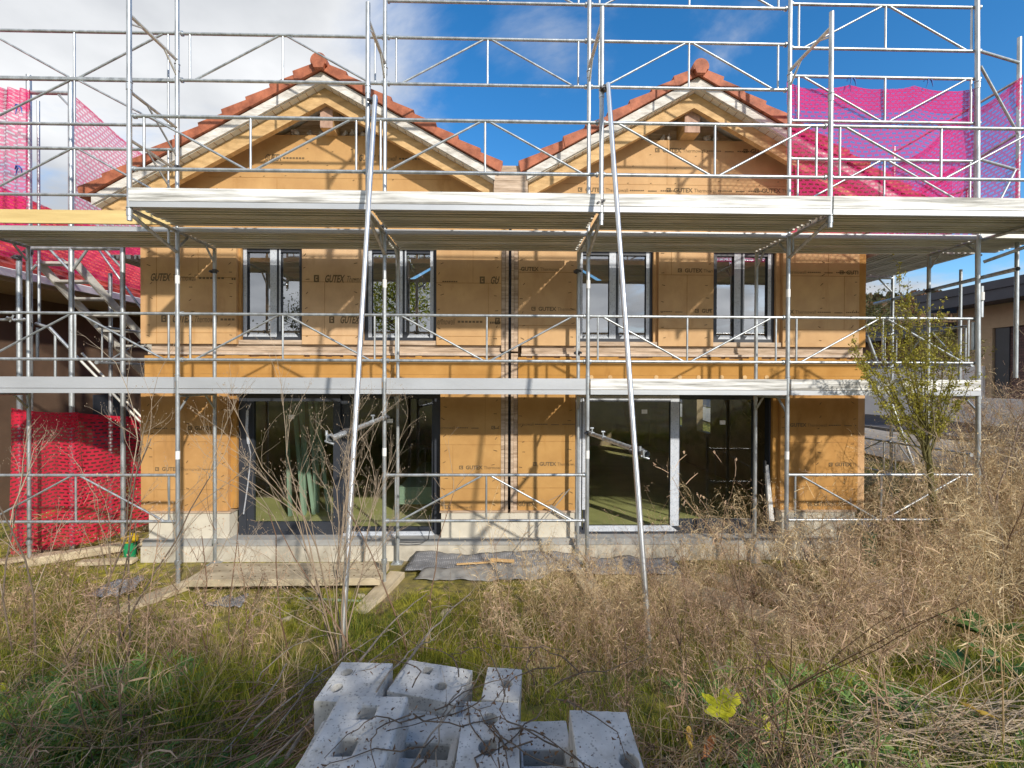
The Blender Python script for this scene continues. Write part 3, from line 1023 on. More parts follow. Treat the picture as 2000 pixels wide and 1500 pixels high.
    k = MB()                                            # peeling strip of tape on the jamb
    pts = [(.335, 1.03, 2.2), (.30, 1.0, 2.10), (.295, .99, 1.85), (.315, 1.0, 1.62), (.335, 1.02, 1.48), (.325, 1.01, 1.25), (.30, 1.0, 1.0), (.285, .98, .82), (.26, .97, .62)]
    for i in range(len(pts) - 1):
        a, b = Vector(pts[i]), Vector(pts[i + 1])
        w0 = .022 if i in (1, 2) else .012
        if i == 4: w0 = .008
        k.add([a - Vector((w0, 0, 0)), a + Vector((w0, -.012, 0)), b + Vector((w0, -.012, 0)), b - Vector((w0, 0, 0))], [(0, 1, 2, 3)])
    k.build('peeling_tape', TAPE, d)
    k = MB(); k.box(1.64, 1.665, 1.02, 1.045, 1.25, 1.42); k.build('handle', DARKM, d)
    for px, py in ((569, 814), (762, 822)):
        c = at(px, py, 1.07)
        k = MB(); k.box(c.x - .042, c.x + .042, 1.066, 1.069, c.z - .03, c.z + .03); k.build('sticker', STICK, d)
    d = sliding_door(HR, 5.005, 7.965, .30, 2.42, None)
    door_leaf(d, 5.13, 6.55, .33, 2.33, 1.035, .09, wl=.07, wr=.14, wb=.09)
    door_leaf(d, 6.53, 7.72, .36, 2.33, 1.10, .06, wl=.02, wr=.05, wb=.13)
    k = MB()
    k.box(5.02, 5.10, 1.033, 1.037, .42, 2.40)
    k.box(5.115, 5.20, 1.022, 1.032, .66, 2.33)
    k.box(6.41, 6.535, 1.026, 1.032, .42, 2.35)
    k.hexa([(5.2, 1.028, .34), (6.53, 1.028, .34), (6.41, 1.028, .425), (5.2, 1.028, .425), (5.2, 1.033, .34), (6.53, 1.033, .34), (6.41, 1.033, .425), (5.2, 1.033, .425)])
    k.box(5.2, 6.41, 1.028, 1.033, 2.26, 2.33)
    k.build('protective_tape', TAPE, d)
    k = MB(); k.box(7.79, 7.815, 1.0, 1.04, 1.2, 1.38); k.build('handle', DARKM, d)
    k = MB(); k.hexa([(7.86, .98, .5), (7.93, .98, .5), (7.94, 1.03, .5), (7.86, 1.03, .5), (7.80, .99, 1.30), (7.84, .99, 1.32), (7.84, 1.03, 1.32), (7.80, 1.03, 1.30)]); k.build('peeling_tape', STICK, d)
    for px, py in ((1259, 804), (1416, 826)):
        c = at(px, py, 1.05)
        y = 1.061 if px < 1300 else 1.126
        k = MB(); k.box(c.x - .042, c.x + .042, y - .003, y, c.z - .03, c.z + .03); k.build('sticker', STICK, d)
    shell(HL, -1.08, 4.04, xaL, zaL, {})
    shell(HR, 4.05, 9.21, xaR, zaR, {'r': [(5.6, 6.4, 1.25, 2.3), (7.4, 8.2, 1.25, 2.3)]})
    # closing pieces above the doors (hidden by the deck)
    box_obj('lintel', PLAST, HL, .15, 3.05, 1.03, 1.16, 2.42, 2.75)
    box_obj('lintel', PLAST, HR, 5.0, 7.97, 1.03, 1.16, 2.42, 2.75)
    for H, x0, x1 in ((HL, -1.0, 4.0), (HR, 4.1, 9.1)):
        box_obj('inner_lining', PLAST, H, x0, x1, 1.15, 1.2, 4.5, 5.2)
    rebase(HL, (1.5, 1.0, 0)); rebase(HR, (6.6, 1.0, 0))

    # ---- things lying about inside
    t = thing('plasterboard_stack', 'pale green stack of plasterboards on battens behind the glass of the dark sliding door', 'plasterboard stack')
    for i in range(11):
        o = box_obj('sheet', GYPS, t, 2.22 + .01 * rnd.random(), 3.45 + .01 * rnd.random(), 2.05 + .01 * rnd.random(), 4.45, .47 + i * .0262, .47 + i * .0262 + .0245)
    for y in (2.3, 3.2, 4.1):
        box_obj('batten', TIMB, t, 2.28, 3.4, y, y + .09, .302, .468)
    rebase(t, (2.8, 3.2, .3))
    t = thing('leaning_profiles', 'tall bundle of pale metal profiles leaning inside behind the dark sliding door', 'metal profiles')
    for i in range(7):
        x = .45 + i * .055 + rnd.uniform(-.02, .02)
        k = MB()
        b, tp_ = Vector((x + .12 * (i % 3), 1.95 + .05 * i, .303)), Vector((x - .28 + .02 * i, 2.35 + .05 * i, 2.62))
        for dx in (0, .05):
            k.hexa([b + Vector((dx, 0, 0)), b + Vector((dx + .004, 0, 0)), b + Vector((dx + .004, .05, 0)), b + Vector((dx, .05, 0)), tp_ + Vector((dx, 0, 0)), tp_ + Vector((dx + .004, 0, 0)), tp_ + Vector((dx + .004, .05, 0)), tp_ + Vector((dx, .05, 0))])
        k.hexa([b + Vector((.004, .0, 0)), b + Vector((.05, .0, 0)), b + Vector((.05, .004, 0)), b + Vector((.004, .004, 0)), tp_ + Vector((.004, .0, 0)), tp_ + Vector((.05, .0, 0)), tp_ + Vector((.05, .004, 0)), tp_ + Vector((.004, .004, 0))])
        k.build('profile', GYPS, t)
    rebase(t, (.6, 2.1, .3))


build_houses()

# ------------------------------------------------------------------ scaffolding
BX = [-2.5, 0, 2.5, 5.0, 7.5, 9.96]
RP = .0242


def pole(parent, x, y, z0, z1, name='pole', sticker=(), collars=(), top=None, r=RP, base=False):
    k = MB()
    tx, ty = top or (x, y)
    k.tube((x, y, z0), (tx, ty, z1), r, 14)
    for c in collars:
        f = (c - z0) / (z1 - z0)
        cx, cy = x + (tx - x) * f, y + (ty - y) * f
        k.tube((cx, cy, c - .035), (cx, cy, c + .035), r + .0045, 14)
        k.tube((cx, cy, c + .045), (cx, cy, c + .055), r + .008, 14)
    if base:
        k.tube((x, y, z0), (x, y, z0 + .012), .07, 6)
        k.box(x - .075, x + .075, y - .075, y + .075, z0 - .012, z0)
        k.tube((x, y, z0 + .28), (x, y, z0 + .33), r + .012, 8)
    o = k.build(name, GALV, parent)
    for s in sticker:
        q = MB(); q.tube((x, y, s - .05), (x, y, s + .05), r + .0012, 14, open_end=True)
        q.build('sticker', STICK, o)
    return o


def truss(parent, x0, x1, y, zb, zt, kind, plane='x', c=None, name='guard_rail', r=.0185, rw=.0125, mids=True):
    """a guard frame: two chords, three posts and two diagonals; A = peak in the middle, V = valley"""
    k = MB()
    P = (lambda u, z: (u, y, z)) if plane == 'x' else (lambda u, z: (y, u, z))
    k.tube(P(x0 + .03, zb), P(x1 - .03, zb), r, 10)
    k.tube(P(x0 + .03, zt), P(x1 - .03, zt), r, 10)
    mid = (x0 + x1) / 2
    for u in (x0 + .13, mid, x1 - .13):
        k.tube(P(u, zb), P(u, zt), rw, 8)
    a, b = (zb, zt) if kind == 'A' else (zt, zb)
    k.tube(P(x0 + .18, a), P(mid - .035, b), rw, 8)
    k.tube(P(mid + .035, b), P(x1 - .18, a), rw, 8)
    for u in (x0 + .035, x1 - .035):
        for z in (zb, zt):
            k.tube(P(u - .012, z), P(u + .012, z), r + .012, 8)
    return k.build(name, GALV, parent)


def plank(parent, x0, x1, y0, y1, z, name='deck_plank', axis='x', ribs=3, m=None):
    """steel plank with side lips and ribs underneath"""
    w = y1 - y0
    pr = [(y0, z), (y0 + .03, z)]
    pr2 = []
    n = ribs
    s = (w - .06) / n
    for i in range(n):
        a = y0 + .03 + i * s
        pr2 += [(a + s * .04, z + .054), (a + s * .46, z + .054), (a + s * .52, z + .003), (a + s * .96, z + .003)]
    pr = pr + pr2 + [(y1 - .03, z), (y1, z), (y1, z + .066), (y0, z + .066)]
    k = MB()
    k.prism_x(pr, x0, x1)
    if axis == 'y':
        k.v = [(b, a, c) for a, b, c in k.v]
        k.f = [f[::-1] for f in k.f]
    return k.build(name, m or DECK, parent)


def clamp(parent, x, y, z, r=.034, name='coupler'):
    k = MB()
    k.tube((x, y, z - .028), (x, y, z + .028), r, 10)
    k.tube((x - .055, y - .02, z), (x + .055, y - .02, z), .015, 6)
    k.tube((x + .03, y - .05, z + .01), (x + .03, y + .03, z + .01), .011, 6)
    k.tube((x - .035, y - .055, z - .012), (x - .035, y + .02, z - .012), .013, 6)
    return k.build(name, DARKM, parent)


def build_facade_scaffold():
    T = thing('facade_scaffold', 'tall galvanised scaffold with decks and leaning props across the fronts of both gabled houses', 'scaffold')
    Y0, Y1, Y2 = -.73, 0, .73
    D1, D2 = 2.375, 4.368
    # poles of the front plane
    for i, x in enumerate(BX):
        if i == 5:
            pole(T, x, Y1, gh(x, 0) - .1, 7.6, sticker=(3.62,), collars=(2.62, 4.62, 6.25), top=(x - .10, Y1), base=False, r=.027)
            pole(T, x - .045, Y1 + .05, 4.4, 6.6, r=.02)
        else:
            st = {1: (3.75, 1.62), 2: (3.72, 1.66), 3: (3.73, 1.63), 4: (3.64, 1.62)}.get(i, ())
            pole(T, x, Y1, gh(x, 0) + .012, 7.7, sticker=st, collars=(2.55, 4.55, 6.30), base=True)
    for i, x in enumerate(BX):
        pole(T, x, Y2, gh(x, Y2) + .012, 4.36, collars=(2.3,), base=True)
    # outer poles that stand on the brackets
    for x in BX[:5]:
        pole(T, x + .003, Y0, 4.215, 6.55, collars=(4.30, 5.62), r=.0245)
    pole(T, 10.69, Y1 + .25, 2.6, 7.05)
    # guard frames
    yr, yo = Y1 + .034, Y0 + .034
    def bays(y, zb, zt, kinds, b0=0):
        for i, kd in enumerate(kinds):
            if kd != '-':
                truss(T, BX[b0 + i], BX[b0 + i + 1], y, zb, zt, kd)
    bays(yr, 2.782, 3.342, 'AAVVA')                     # first deck
    bays(yr, .80, 1.368, 'A-A-V')                       # ground lift
    bays(yo, 4.775, 5.335, '-VAV')                      # outer deck
    truss(T, 7.5, 10.02, yo, 4.775, 5.335, 'V')
    bays(yr, 6.18, 6.745, 'VAAA-')                      # catch guard
    truss(T, -2.5, 0, yr, 5.63, 6.165, 'A'); truss(T, -2.5, 0, yr, 4.775, 5.335, 'A')
    truss(T, 7.5, 9.96, yr, 6.705, 7.25, 'A'); truss(T, 7.5, 9.96, yr, 5.80, 6.355, 'V'); truss(T, 7.5, 9.96, yr, 4.775, 5.325, 'A')
    bays(yr, 7.19, 7.75, '--AA-')
    k = MB()
    for a, b, r_ in (((9.95, yr, 6.705), (10.69, .25, 6.72), .0185), ((9.95, yr, 6.52), (10.65, .22, 5.78), .016), ((9.95, yr, 5.35), (10.69, .25, 5.32), .0185), ((9.95, yr, 4.8), (10.69, .25, 4.8), .0185), ((10.05, yr, 4.5), (10.6, .2, 5.3), .014)):
        k = MB(); k.tube(a, b, r_); k.build('guard_rail', GALV, T)
    # ties between outer and front poles
    for i, x in enumerate(BX[:5]):
        k = MB()
        k.tube((x, Y0, 6.385), (x, Y1, 6.40), .021)
        k.tube((x, Y1 - .22, 6.39), (x, Y1, 6.20), .012)
        k.tube((x, Y0 + .03, 6.30), (x, Y0 + .2, 6.385), .010)
        k.build('head_tube', DECK if i else GALV, T)
        if i == 1:
            k = MB()
            for z in (5.58, 5.07):
                k.tube((x, Y0, z), (x, Y1, z), .017); k.tube((x, Y0 + .25, z), (x, Y1 - .02, z - .34), .011)
            k.build('end_guard', GALV, T)
        # bracket under the outer deck
        k = MB()
        k.tube((x, Y0, 4.335), (x, Y1, 4.335), .022); k.tube((x, Y0 + .03, 4.285), (x, Y1, 4.075), .020)
        k.tube((x - .02, Y1 - .12, 4.12), (x - .02, Y1 - .12, 4.33), .014)
        k.build('bracket', GALV, T)
    k = MB(); k.tube((10.0, Y0 + .02, 4.335), (9.96, Y2, 4.335), .022); k.tube((10.45, Y0 + .03, 4.30), (9.98, Y1, 4.05), .020); k.tube((10.2, -.3, 4.13), (10.2, -.3, 4.36), .015); k.build('bracket', GALV, T)
    # transoms and knee braces of the main frames
    for i, x in enumerate(BX):
        for z, nm in ((4.335, 'transom'), (2.345, 'transom')):
            k = MB()
            k.tube((x, Y1, z), (x, Y2, z), .022)
            k.tube((x, Y1 + .01, z - .20), (x, Y1 + .19, z - .02), .014)
            k.tube((x, Y2 - .01, z - .20), (x, Y2 - .19, z - .02), .014)
            k.build(nm, GALV, T)
    # decks
    for i in range(5):
        a, b = BX[i] + .035, BX[i + 1] - .035
        for y in (.045, .395):
            plank(T, a, b, y, y + .318, D2 - .035)
            plank(T, a, b, y, y + .318, D1)
    for i in range(1, 4):
        a, b = BX[i] + .035, BX[i + 1] - .035
        for y in (-.70, -.402):
            plank(T, a, b, y, y + .293, D2)
    for y in (-.70, -.402):
        plank(T, 7.535, 10.9, y, y + .293, D2, m=DECK)
    plank(T, 9.99, 10.9, .045, .72, D2, ribs=9)
    # toe boards
    for i in range(5):
        a, b = BX[i] + .03, BX[i + 1] - .03
        if i < 3:
            k = MB(); k.box(a, b, -.030, -.004, 2.432, 2.568); k.box(a, b, -.034, .0, 2.372, 2.426, 0)
            k.build('toe_board', TOE_ALU, T)
        else:
            k = MB(); k.box(a, b, -.034, -.004, 2.436, 2.568, 0); k.box(a, b, -.036, .0, 2.372, 2.430, 1)
            k.build('toe_board', [TOE_WOOD, TOE_ALU], T)
    k = MB(); k.box(-2.47, .32, -.045, -.012, 4.405, 4.565); k.build('toe_board', TOE_YEL, T)
    box_obj('deck_edge', TOE_ALU, T, -2.47, 9.95, -.010, .030, 4.328, 4.385)
    for i in range(1, 5):
        a, b = BX[i] + .02, (BX[i + 1] - .01 if i < 4 else 10.9)
        k = MB(); k.box(a, b, Y0 - .036, Y0 - .006, 4.412, 4.545 + rnd.uniform(-.004, .004), 0); k.box(a, b, Y0 - .032, Y0 + .02, 4.350, 4.408, 1)
        k.build('toe_board', [TOE_WOOD, TOE_ALU], T)
    # leaning props with their tie tubes
    for (p, q, ta, tb, yc) in (((2.60, -.80, 5.52), (2.665, -2.02, .26), (2.52, .02, 2.09), (2.575, -2.0, 2.07), -1.6),
                               ((5.055, -.80, 5.69), (5.14, -2.05, .28), (5.007, .02, 1.90), (5.21, -1.72, 1.905), -1.56)):
        k = MB(); k.tube(p, q, .0245, 14); o = k.build('leaning_prop', ALU, T)
        clamp(o, p[0] - .03, p[1] + .03, p[2] - .03, .03)
        k = MB(); k.tube(ta, tb, .0245, 14, open_end=True); k.tube(tb, Vector(ta).lerp(Vector(tb), .05), .021, 14, open_end=True)
        d = (Vector(tb) - Vector(ta)).normalized()
        for f in (.10, .33):
            c = Vector(ta).lerp(Vector(tb), f); k.tube(c, c + d * .05, .029, 12); k.tube(c + Vector((0, 0, .02)), c + Vector((0, 0, .07)), .010, 6); k.tube(c + Vector((-.02, 0, .07)), c + Vector((.02, 0, .07)), .012, 6)
        o2 = k.build('tie_tube', GALV, T)
        f = (yc - ta[1]) / (tb[1] - ta[1]); c = Vector(ta).lerp(Vector(tb), f)
        clamp(o2, c.x, c.y, c.z, .036); clamp(o2, c.x - .02, c.y + .10, c.z, .034)
        clamp(o2, ta[0], ta[1] - .05, ta[2], .033)
        k = MB()
        e = Vector(tb)
        k.box(e.x - .036, e.x - .026, e.y, e.y + .12, e.z - .03, e.z + .03); k.tube(e + Vector((-.05, .05, .02)), e + Vector((-.05, .05, .06)), .012, 6); k.tube(e + Vector((-.05, .02, -.02)), e + Vector((.02, .02, -.045)), .011, 6)
        k.build('end_clamp', GALV, o2)
    # a few couplers on the frames
    for (x, y, z) in ((0, .73, 4.02), (4.98, .73, 4.06), (4.99, .73, 2.93), (0, 0, 5.1), (9.96, .73, 3.83), (2.5, 0, 4.42), (5, -.73, 4.46)):
        clamp(T, x, y, z, .032)
    # horizontal tube clamped to the last frame
    k = MB(); a, b = at(1708, 593, 2.9), at(1988, 525, -.55)
    k.tube(a, b, .0245, 12, open_end=True); k.tube(b, b + (a - b) * .02, .021, 12, open_end=True); k.build('tie_tube', GALV, T)
    # end guards beside the last frame
    k = MB()
    k.tube((10.0, .0, 1.36), (10.0, .73, 1.36), .016); k.tube((10.0, .0, .8), (10.0, .73, .8), .016)
    k.tube((9.98, .03, 3.36), (9.98, .03, 3.75), .03); k.tube((9.9, .05, 2.95), (9.9, .05, 3.30), .03)
    k.build('end_guard', GALV, T)
    rebase(T, (3.75, .36, 0))


build_facade_scaffold()


def build_side_scaffold():
    T = thing('side_scaffold', 'scaffold along the blank side wall behind the green shrub, with a leaning brace', 'scaffold')
    ys = [2.2, 4.7, 7.2]
    for x in (9.96, 10.69):
        for y in ys:
            if x < 10 and y < 3: continue
            pole(T, x, y, gh(x, y) - .02, 6.6 if x > 10 else 4.5, sticker=(1.55,) if y < 3 else ())
    pole(T, 10.69, 1.0, 2.4, 4.2, r=.02)
    for y in ys[:2]:
        for z in (4.335, 2.345):
            k = MB(); k.tube((9.5, y, z), (10.69, y, z), .022); k.tube((10.69, y, z - .25), (10.45, y, z - .02), .014); k.build('transom', GALV, T)
    for a, b in ((.80, 2.17), (2.23, 4.67), (4.73, 7.2)):
        for x in (9.36, 9.70, 10.04, 10.37):
            plank(T, a, b, x, x + .318, 4.372, axis='y')
        for x in (10.04, 10.37):
            plank(T, a, b, x, x + .318, 2.378, axis='y')
        k = MB(); k.box(10.715, 10.74, a, b, 2.44, 2.58); k.build('toe_board', TOE_ALU, T)
        truss(T, a - .04, b + .04, 10.66, 2.79, 3.35, 'A', plane='y')
        truss(T, a - .04, b + .04, 10.66, 4.78, 5.34, 'V', plane='y')
        truss(T, a - .04, b + .04, 10.66, .95, 1.50, 'V', plane='y')
    k = MB(); k.tube(at(1738, 778, 2.2), at(1790, 925, 1.9), .022); k.build('leaning_brace', GALV, T)
    k = MB(); k.tube(at(1693, 655, 2.0), at(1712, 705, 2.0), .025); k.build('leaning_brace', GALV, T)
    k = MB(); k.tube((10.69, .25, 6.5), (10.69, 2.2, 6.5), .018); k.tube((10.69, .25, 5.8), (10.69, 2.2, 5.5), .018); k.build('guard_rail', GALV, T)
    rebase(T, (10.3, 3.5, 0))


def build_stair_tower():
    T = thing('stair_tower', 'scaffold stair tower with steep aluminium steps beside the house corner and the low red net', 'stair tower')
    xs = [-3.10, -2.95, -2.352, -1.615]
    tops = [4.33, 6.95, 6.93, 4.48]
    for x, z in zip(xs, tops):
        pole(T, x, 1.2, gh(x, 1.2), z, r=.033, name='pole')
    pole(T, -3.35, 1.75, 3.4, 6.9, r=.02)
    for x in (-2.95, -1.615):
        pole(T, x, 2.6, 0, 4.4, r=.03)
    k = MB(); k.tube((-2.95, 1.2, 4.445), (-1.615, 1.2, 4.455), .033); k.build('cross_tube', GALV, T)
    k = MB(); k.tube((-2.95, 1.2, 6.70), (-2.352, 1.2, 6.70), .028); k.tube((-2.36, 1.2, 6.5), (-2.55, 1.2, 6.70), .014); k.build('cross_tube', GALV, T)
    k = MB()
    for a, b in (((-2.352, 4.1), (-2.13, 4.42)), ((-2.352, 4.1), (-2.65, 4.42)), ((-1.615, 4.15), (-1.86, 4.42)), ((-3.0, 4.05), (-2.85, 4.2))):
        k.tube((a[0], 1.2, a[1]), (b[0], 1.2, b[1]), .018)
    k.build('knee_brace', GALV, T)
    # flight of steps: two stringers and treads, rising to the left
    S0 = [at(76, 508, 1.85), at(220, 661, 2.75)]
    S1 = [at(148, 508, 1.85), at(284, 659, 2.75)]
    for s_ in (S0, S1):
        s_[1] = s_[0].lerp(s_[1], 1.75)
    for a, b in (S0, S1):
        k = MB()
        k.hexa([b + Vector((-.018, 0, -.13)), b + Vector((.018, 0, -.13)), b + Vector((.018, 0, .03)), b + Vector((-.018, 0, .03)), a + Vector((-.018, 0, -.13)), a + Vector((.018, 0, -.13)), a + Vector((.018, 0, .03)), a + Vector((-.018, 0, .03))])
        k.build('stringer', DECK, T)
    for i in range(8):
        f = .01 + i * .122
        a, b = S0[0].lerp(S0[1], f), S1[0].lerp(S1[1], f)
        k = MB(); k.box(a.x + .018, b.x - .018, a.y - .09, a.y + .09, a.z - .05, a.z - .015)
        k.build('tread', DECK, T)
    k = MB(); k.tube(at(180, 470, 2.3), at(310, 650, 2.5), .018); k.tube(at(120, 505, 2.6), at(200, 560, 2.6), .014); k.build('handrail', GALV, T)
    # second flight below, going down to the ground
    for a, b in ((at(95, 640, 1.5), at(280, 830, 1.6)), (at(160, 690, 1.9), at(290, 830, 2.0))):
        k = MB(); k.tube(a, b, .019); k.build('stringer', DECK, T)
    k = MB(); k.tube(at(70, 632, 1.5), at(97, 640, 1.5), .022); k.tube(at(97, 640, 1.5), at(135, 680, 1.5), .022); k.tube(at(108, 655, 1.5), at(108, 760, 1.5), .018); k.tube(at(73, 640, 1.5), at(73, 700, 1.5), .02); k.build('handrail', GALV, T)
    # decks along the house side and their frames
    for a, b in ((1.6, 4.2), (4.3, 6.9)):
        for x in (-2.1, -1.76, -1.46):
            plank(T, a, b, x, x + .29, 4.40, axis='y')
        plank(T, a, b, -2.3, -1.7, 2.40, axis='y', ribs=8)
    for y, zs in ((3.4, 4.3), (5.6, 4.3)):
        pole(T, -2.35, y, 0, 6.4, r=.022); pole(T, -1.4, y, 0, zs, r=.022)
    truss(T, 1.6, 4.1, -2.36, 2.8, 3.36, 'A', plane='y'); truss(T, 4.1, 6.6, -2.36, 2.8, 3.36, 'A', plane='y')
    # tube clamped across the two front poles
    k = MB(); k.tube(at(-40, 624, 1.15), at(62, 625, 1.15), .02); k.build('cross_tube', GALV, T)
    k = MB()
    for px, py in ((22, 622), (55, 625)):
        c = at(px, py, 1.12); k.tube(c + Vector((-.06, 0, .02)), c + Vector((.05, 0, -.03)), .014, 6); k.tube(c + Vector((-.02, 0, -.05)), c + Vector((.03, 0, .05)), .012, 6); k.tube(c + Vector((-.04, -.03, 0)), c + Vector((.04, -.03, .01)), .012, 6)
    k.build('coupler', ALU, T)
    clamp(T, -2.93, 1.17, 4.38, .05); clamp(T, -3.09, 1.17, 4.30, .05)
    rebase(T, (-2.3, 1.6, 0))


build_side_scaffold()
build_stair_tower()

# ------------------------------------------------------------------ safety nets


def net_sheet(name, label, corners, mat_, nu, nv, sag=.05, ripple=.02, seed=0, hem=0., ties=(), cat='safety net', fold=0., scallop=0):
    """net stretched between four corners: bottom left, bottom right, top right, top left"""
    bl, br_, tr, tl = [Vector(c) for c in corners]
    r = random.Random(seed)
    ph = [r.uniform(0, 6.28) for _ in range(6)]
    nrm = (br_ - bl).cross(tl - bl).normalized()
    vs, uvs = [], []
    wu, wv = ((br_ - bl).length + (tr - tl).length) / 2, ((tl - bl).length + (tr - br_).length) / 2
    for j in range(nv + 1):
        for i in range(nu + 1):
            u, v = i / nu, j / nv
            p = bl.lerp(br_, u).lerp(tl.lerp(tr, u), v)
            p = p + Vector((0, 0, -sag * (abs(math.sin(scallop * PI * u)) ** .8 if scallop else 4 * u * (1 - u)) * v))
            w = math.sin(u * 9 + ph[0] + 2 * v) * .5 + math.sin(u * 23 + ph[1] - 3 * v) * .3 + math.sin(v * 11 + ph[2] + 4 * u) * .4
            p = p + nrm * (ripple * w) + nrm * fold * math.sin(u * 38 + ph[3] + math.sin(v * 5)) * (.4 + .6 * v)
            vs.append(p)
            uvs.append((u * wu + .004 * math.sin(v * 30 + ph[4]), v * wv + .02 * math.sin(u * 14 + ph[5])))
    fs = [(j * (nu + 1) + i, j * (nu + 1) + i + 1, (j + 1) * (nu + 1) + i + 1, (j + 1) * (nu + 1) + i) for j in range(nv) for i in range(nu)]
    me = bpy.data.meshes.new(name)
    me.from_pydata([tuple(v) for v in vs], [], fs)
    me.materials.append(mat_)
    ul = me.uv_layers.new(name='weave')
    for l in me.loops:
        ul.data[l.index].uv = uvs[l.vertex_index]
    me.polygons.foreach_set('use_smooth', [True] * len(fs))
    o = bpy.data.objects.new(name, me); COL.objects.link(o)
    tag(o, label, cat, 'safety nets on the scaffolding')
    if hem:                                       # the doubled hem along the top
        k = MB()
        top = [vs[nv * (nu + 1) + i] for i in range(nu + 1)]
        dn = (bl - tl).normalized() * hem
        for i in range(nu):
            a, b = top[i] - nrm * .004, top[i + 1] - nrm * .004
            k.add([a + dn, b + dn, b, a], [(0, 1, 2, 3)], 0, True)
        h = k.build('hem', mat_, o)
        q = h.data.uv_layers.new(name='weave')
        for l in h.data.loops:
            q.data[l.index].uv = (h.data.vertices[l.vertex_index].co.x * 1.3, h.data.vertices[l.vertex_index].co.z * 2)
    for t in ties:
        c = Vector(t); k = MB()
        k.path([c + Vector((-.05, -.02, -.02)), c + Vector((-.02, -.03, .03)), c + Vector((.02, -.03, .025)), c + Vector((.05, -.025, -.015)), c + Vector((.06, -.03, -.09))], [.006, .012, .012, .009, .003], 6)
        k.path([c + Vector((0, -.03, .01)), c + Vector((-.01, -.035, -.05)), c + Vector((-.03, -.03, -.11))], [.01, .007, .003], 6)
        k.build('cord', mat('blue_cord', (.03, .12, .45), .6, 0, .1, 20), o)
    return o


net_sheet('safety_net', 'pink net along the front guard rails, before the end of the tiled roof', [(7.52, .07, 4.42), (9.97, .07, 4.42), (9.95, .07, 6.28), (7.50, .07, 6.30)], NETP, 72, 30, .06, .02, 1, .28, fold=.006, scallop=3,
          ties=((8.30, .06, 6.33), (9.28, .06, 6.34)))
net_sheet('safety_net', 'pink net sloping away along the side scaffold behind the corner pole', [(10.64, .2, 4.44), (10.64, 7.0, 4.44), (10.64, 7.0, 6.25), (10.64, .15, 6.50)], NETP, 90, 30, .28, .07, 2, .10, fold=.05)
net_sheet('safety_net', 'lower pink net inside the side scaffold, hanging slack beside the roof', [(10.02, .5, 4.44), (10.02, 6.0, 4.44), (10.02, 6.0, 5.35), (10.02, .45, 5.45)], NETP, 80, 20, .25, .06, 3, .06, fold=.04)
net_sheet('safety_net', 'gathered red net round the tall stair tower pole, tied with blue cord', [(-3.75, 1.10, 4.55), (-2.87, 1.12, 4.55), (-2.86, 1.12, 6.72), (-3.75, 1.10, 6.74)], NETP, 60, 30, .02, .02, 4, .30, ties=((-2.98, 1.1, 6.42), (-2.98, 1.1, 5.55)), fold=.035)
net_sheet('safety_net', 'red net running back from the free-standing pole above the dark neighbouring roof', [(-2.36, 1.25, 4.6), (-2.36, 7.2, 4.6), (-2.36, 7.2, 6.35), (-2.36, 1.22, 6.72)], NETP, 60, 22, .25, .05, 5, .05, ties=((-2.38, 3.2, 6.2),), fold=.01)
net_sheet('safety_net', 'long net low behind the gathered red net, above the neighbouring eaves', [(-4.02, 1.4, 4.50), (-4.02, 12, 4.50), (-4.02, 12, 5.55), (-4.02, 1.4, 5.6)], NETP, 60, 14, .15, .04, 6, .05)
net_sheet('safety_net', 'bright red net hung before the stair tower foot down to the grass', [(-3.16, 1.13, -.02), (-2.05, 1.13, .16), (-2.2, 1.13, 2.06), (-3.16, 1.13, 2.12)], NET, 50, 36, .03, .012, 7, .22, fold=.012)
net_sheet('safety_net', 'bright red net running back under the stairs to the house corner', [(-2.06, 1.14, .15), (-1.10, 3.2, .35), (-1.12, 3.2, 2.05), (-2.2, 1.14, 2.05)], NET, 40, 30, .12, .03, 8, .1, fold=.02)

# ------------------------------------------------------------------ neighbouring buildings, drive, hill


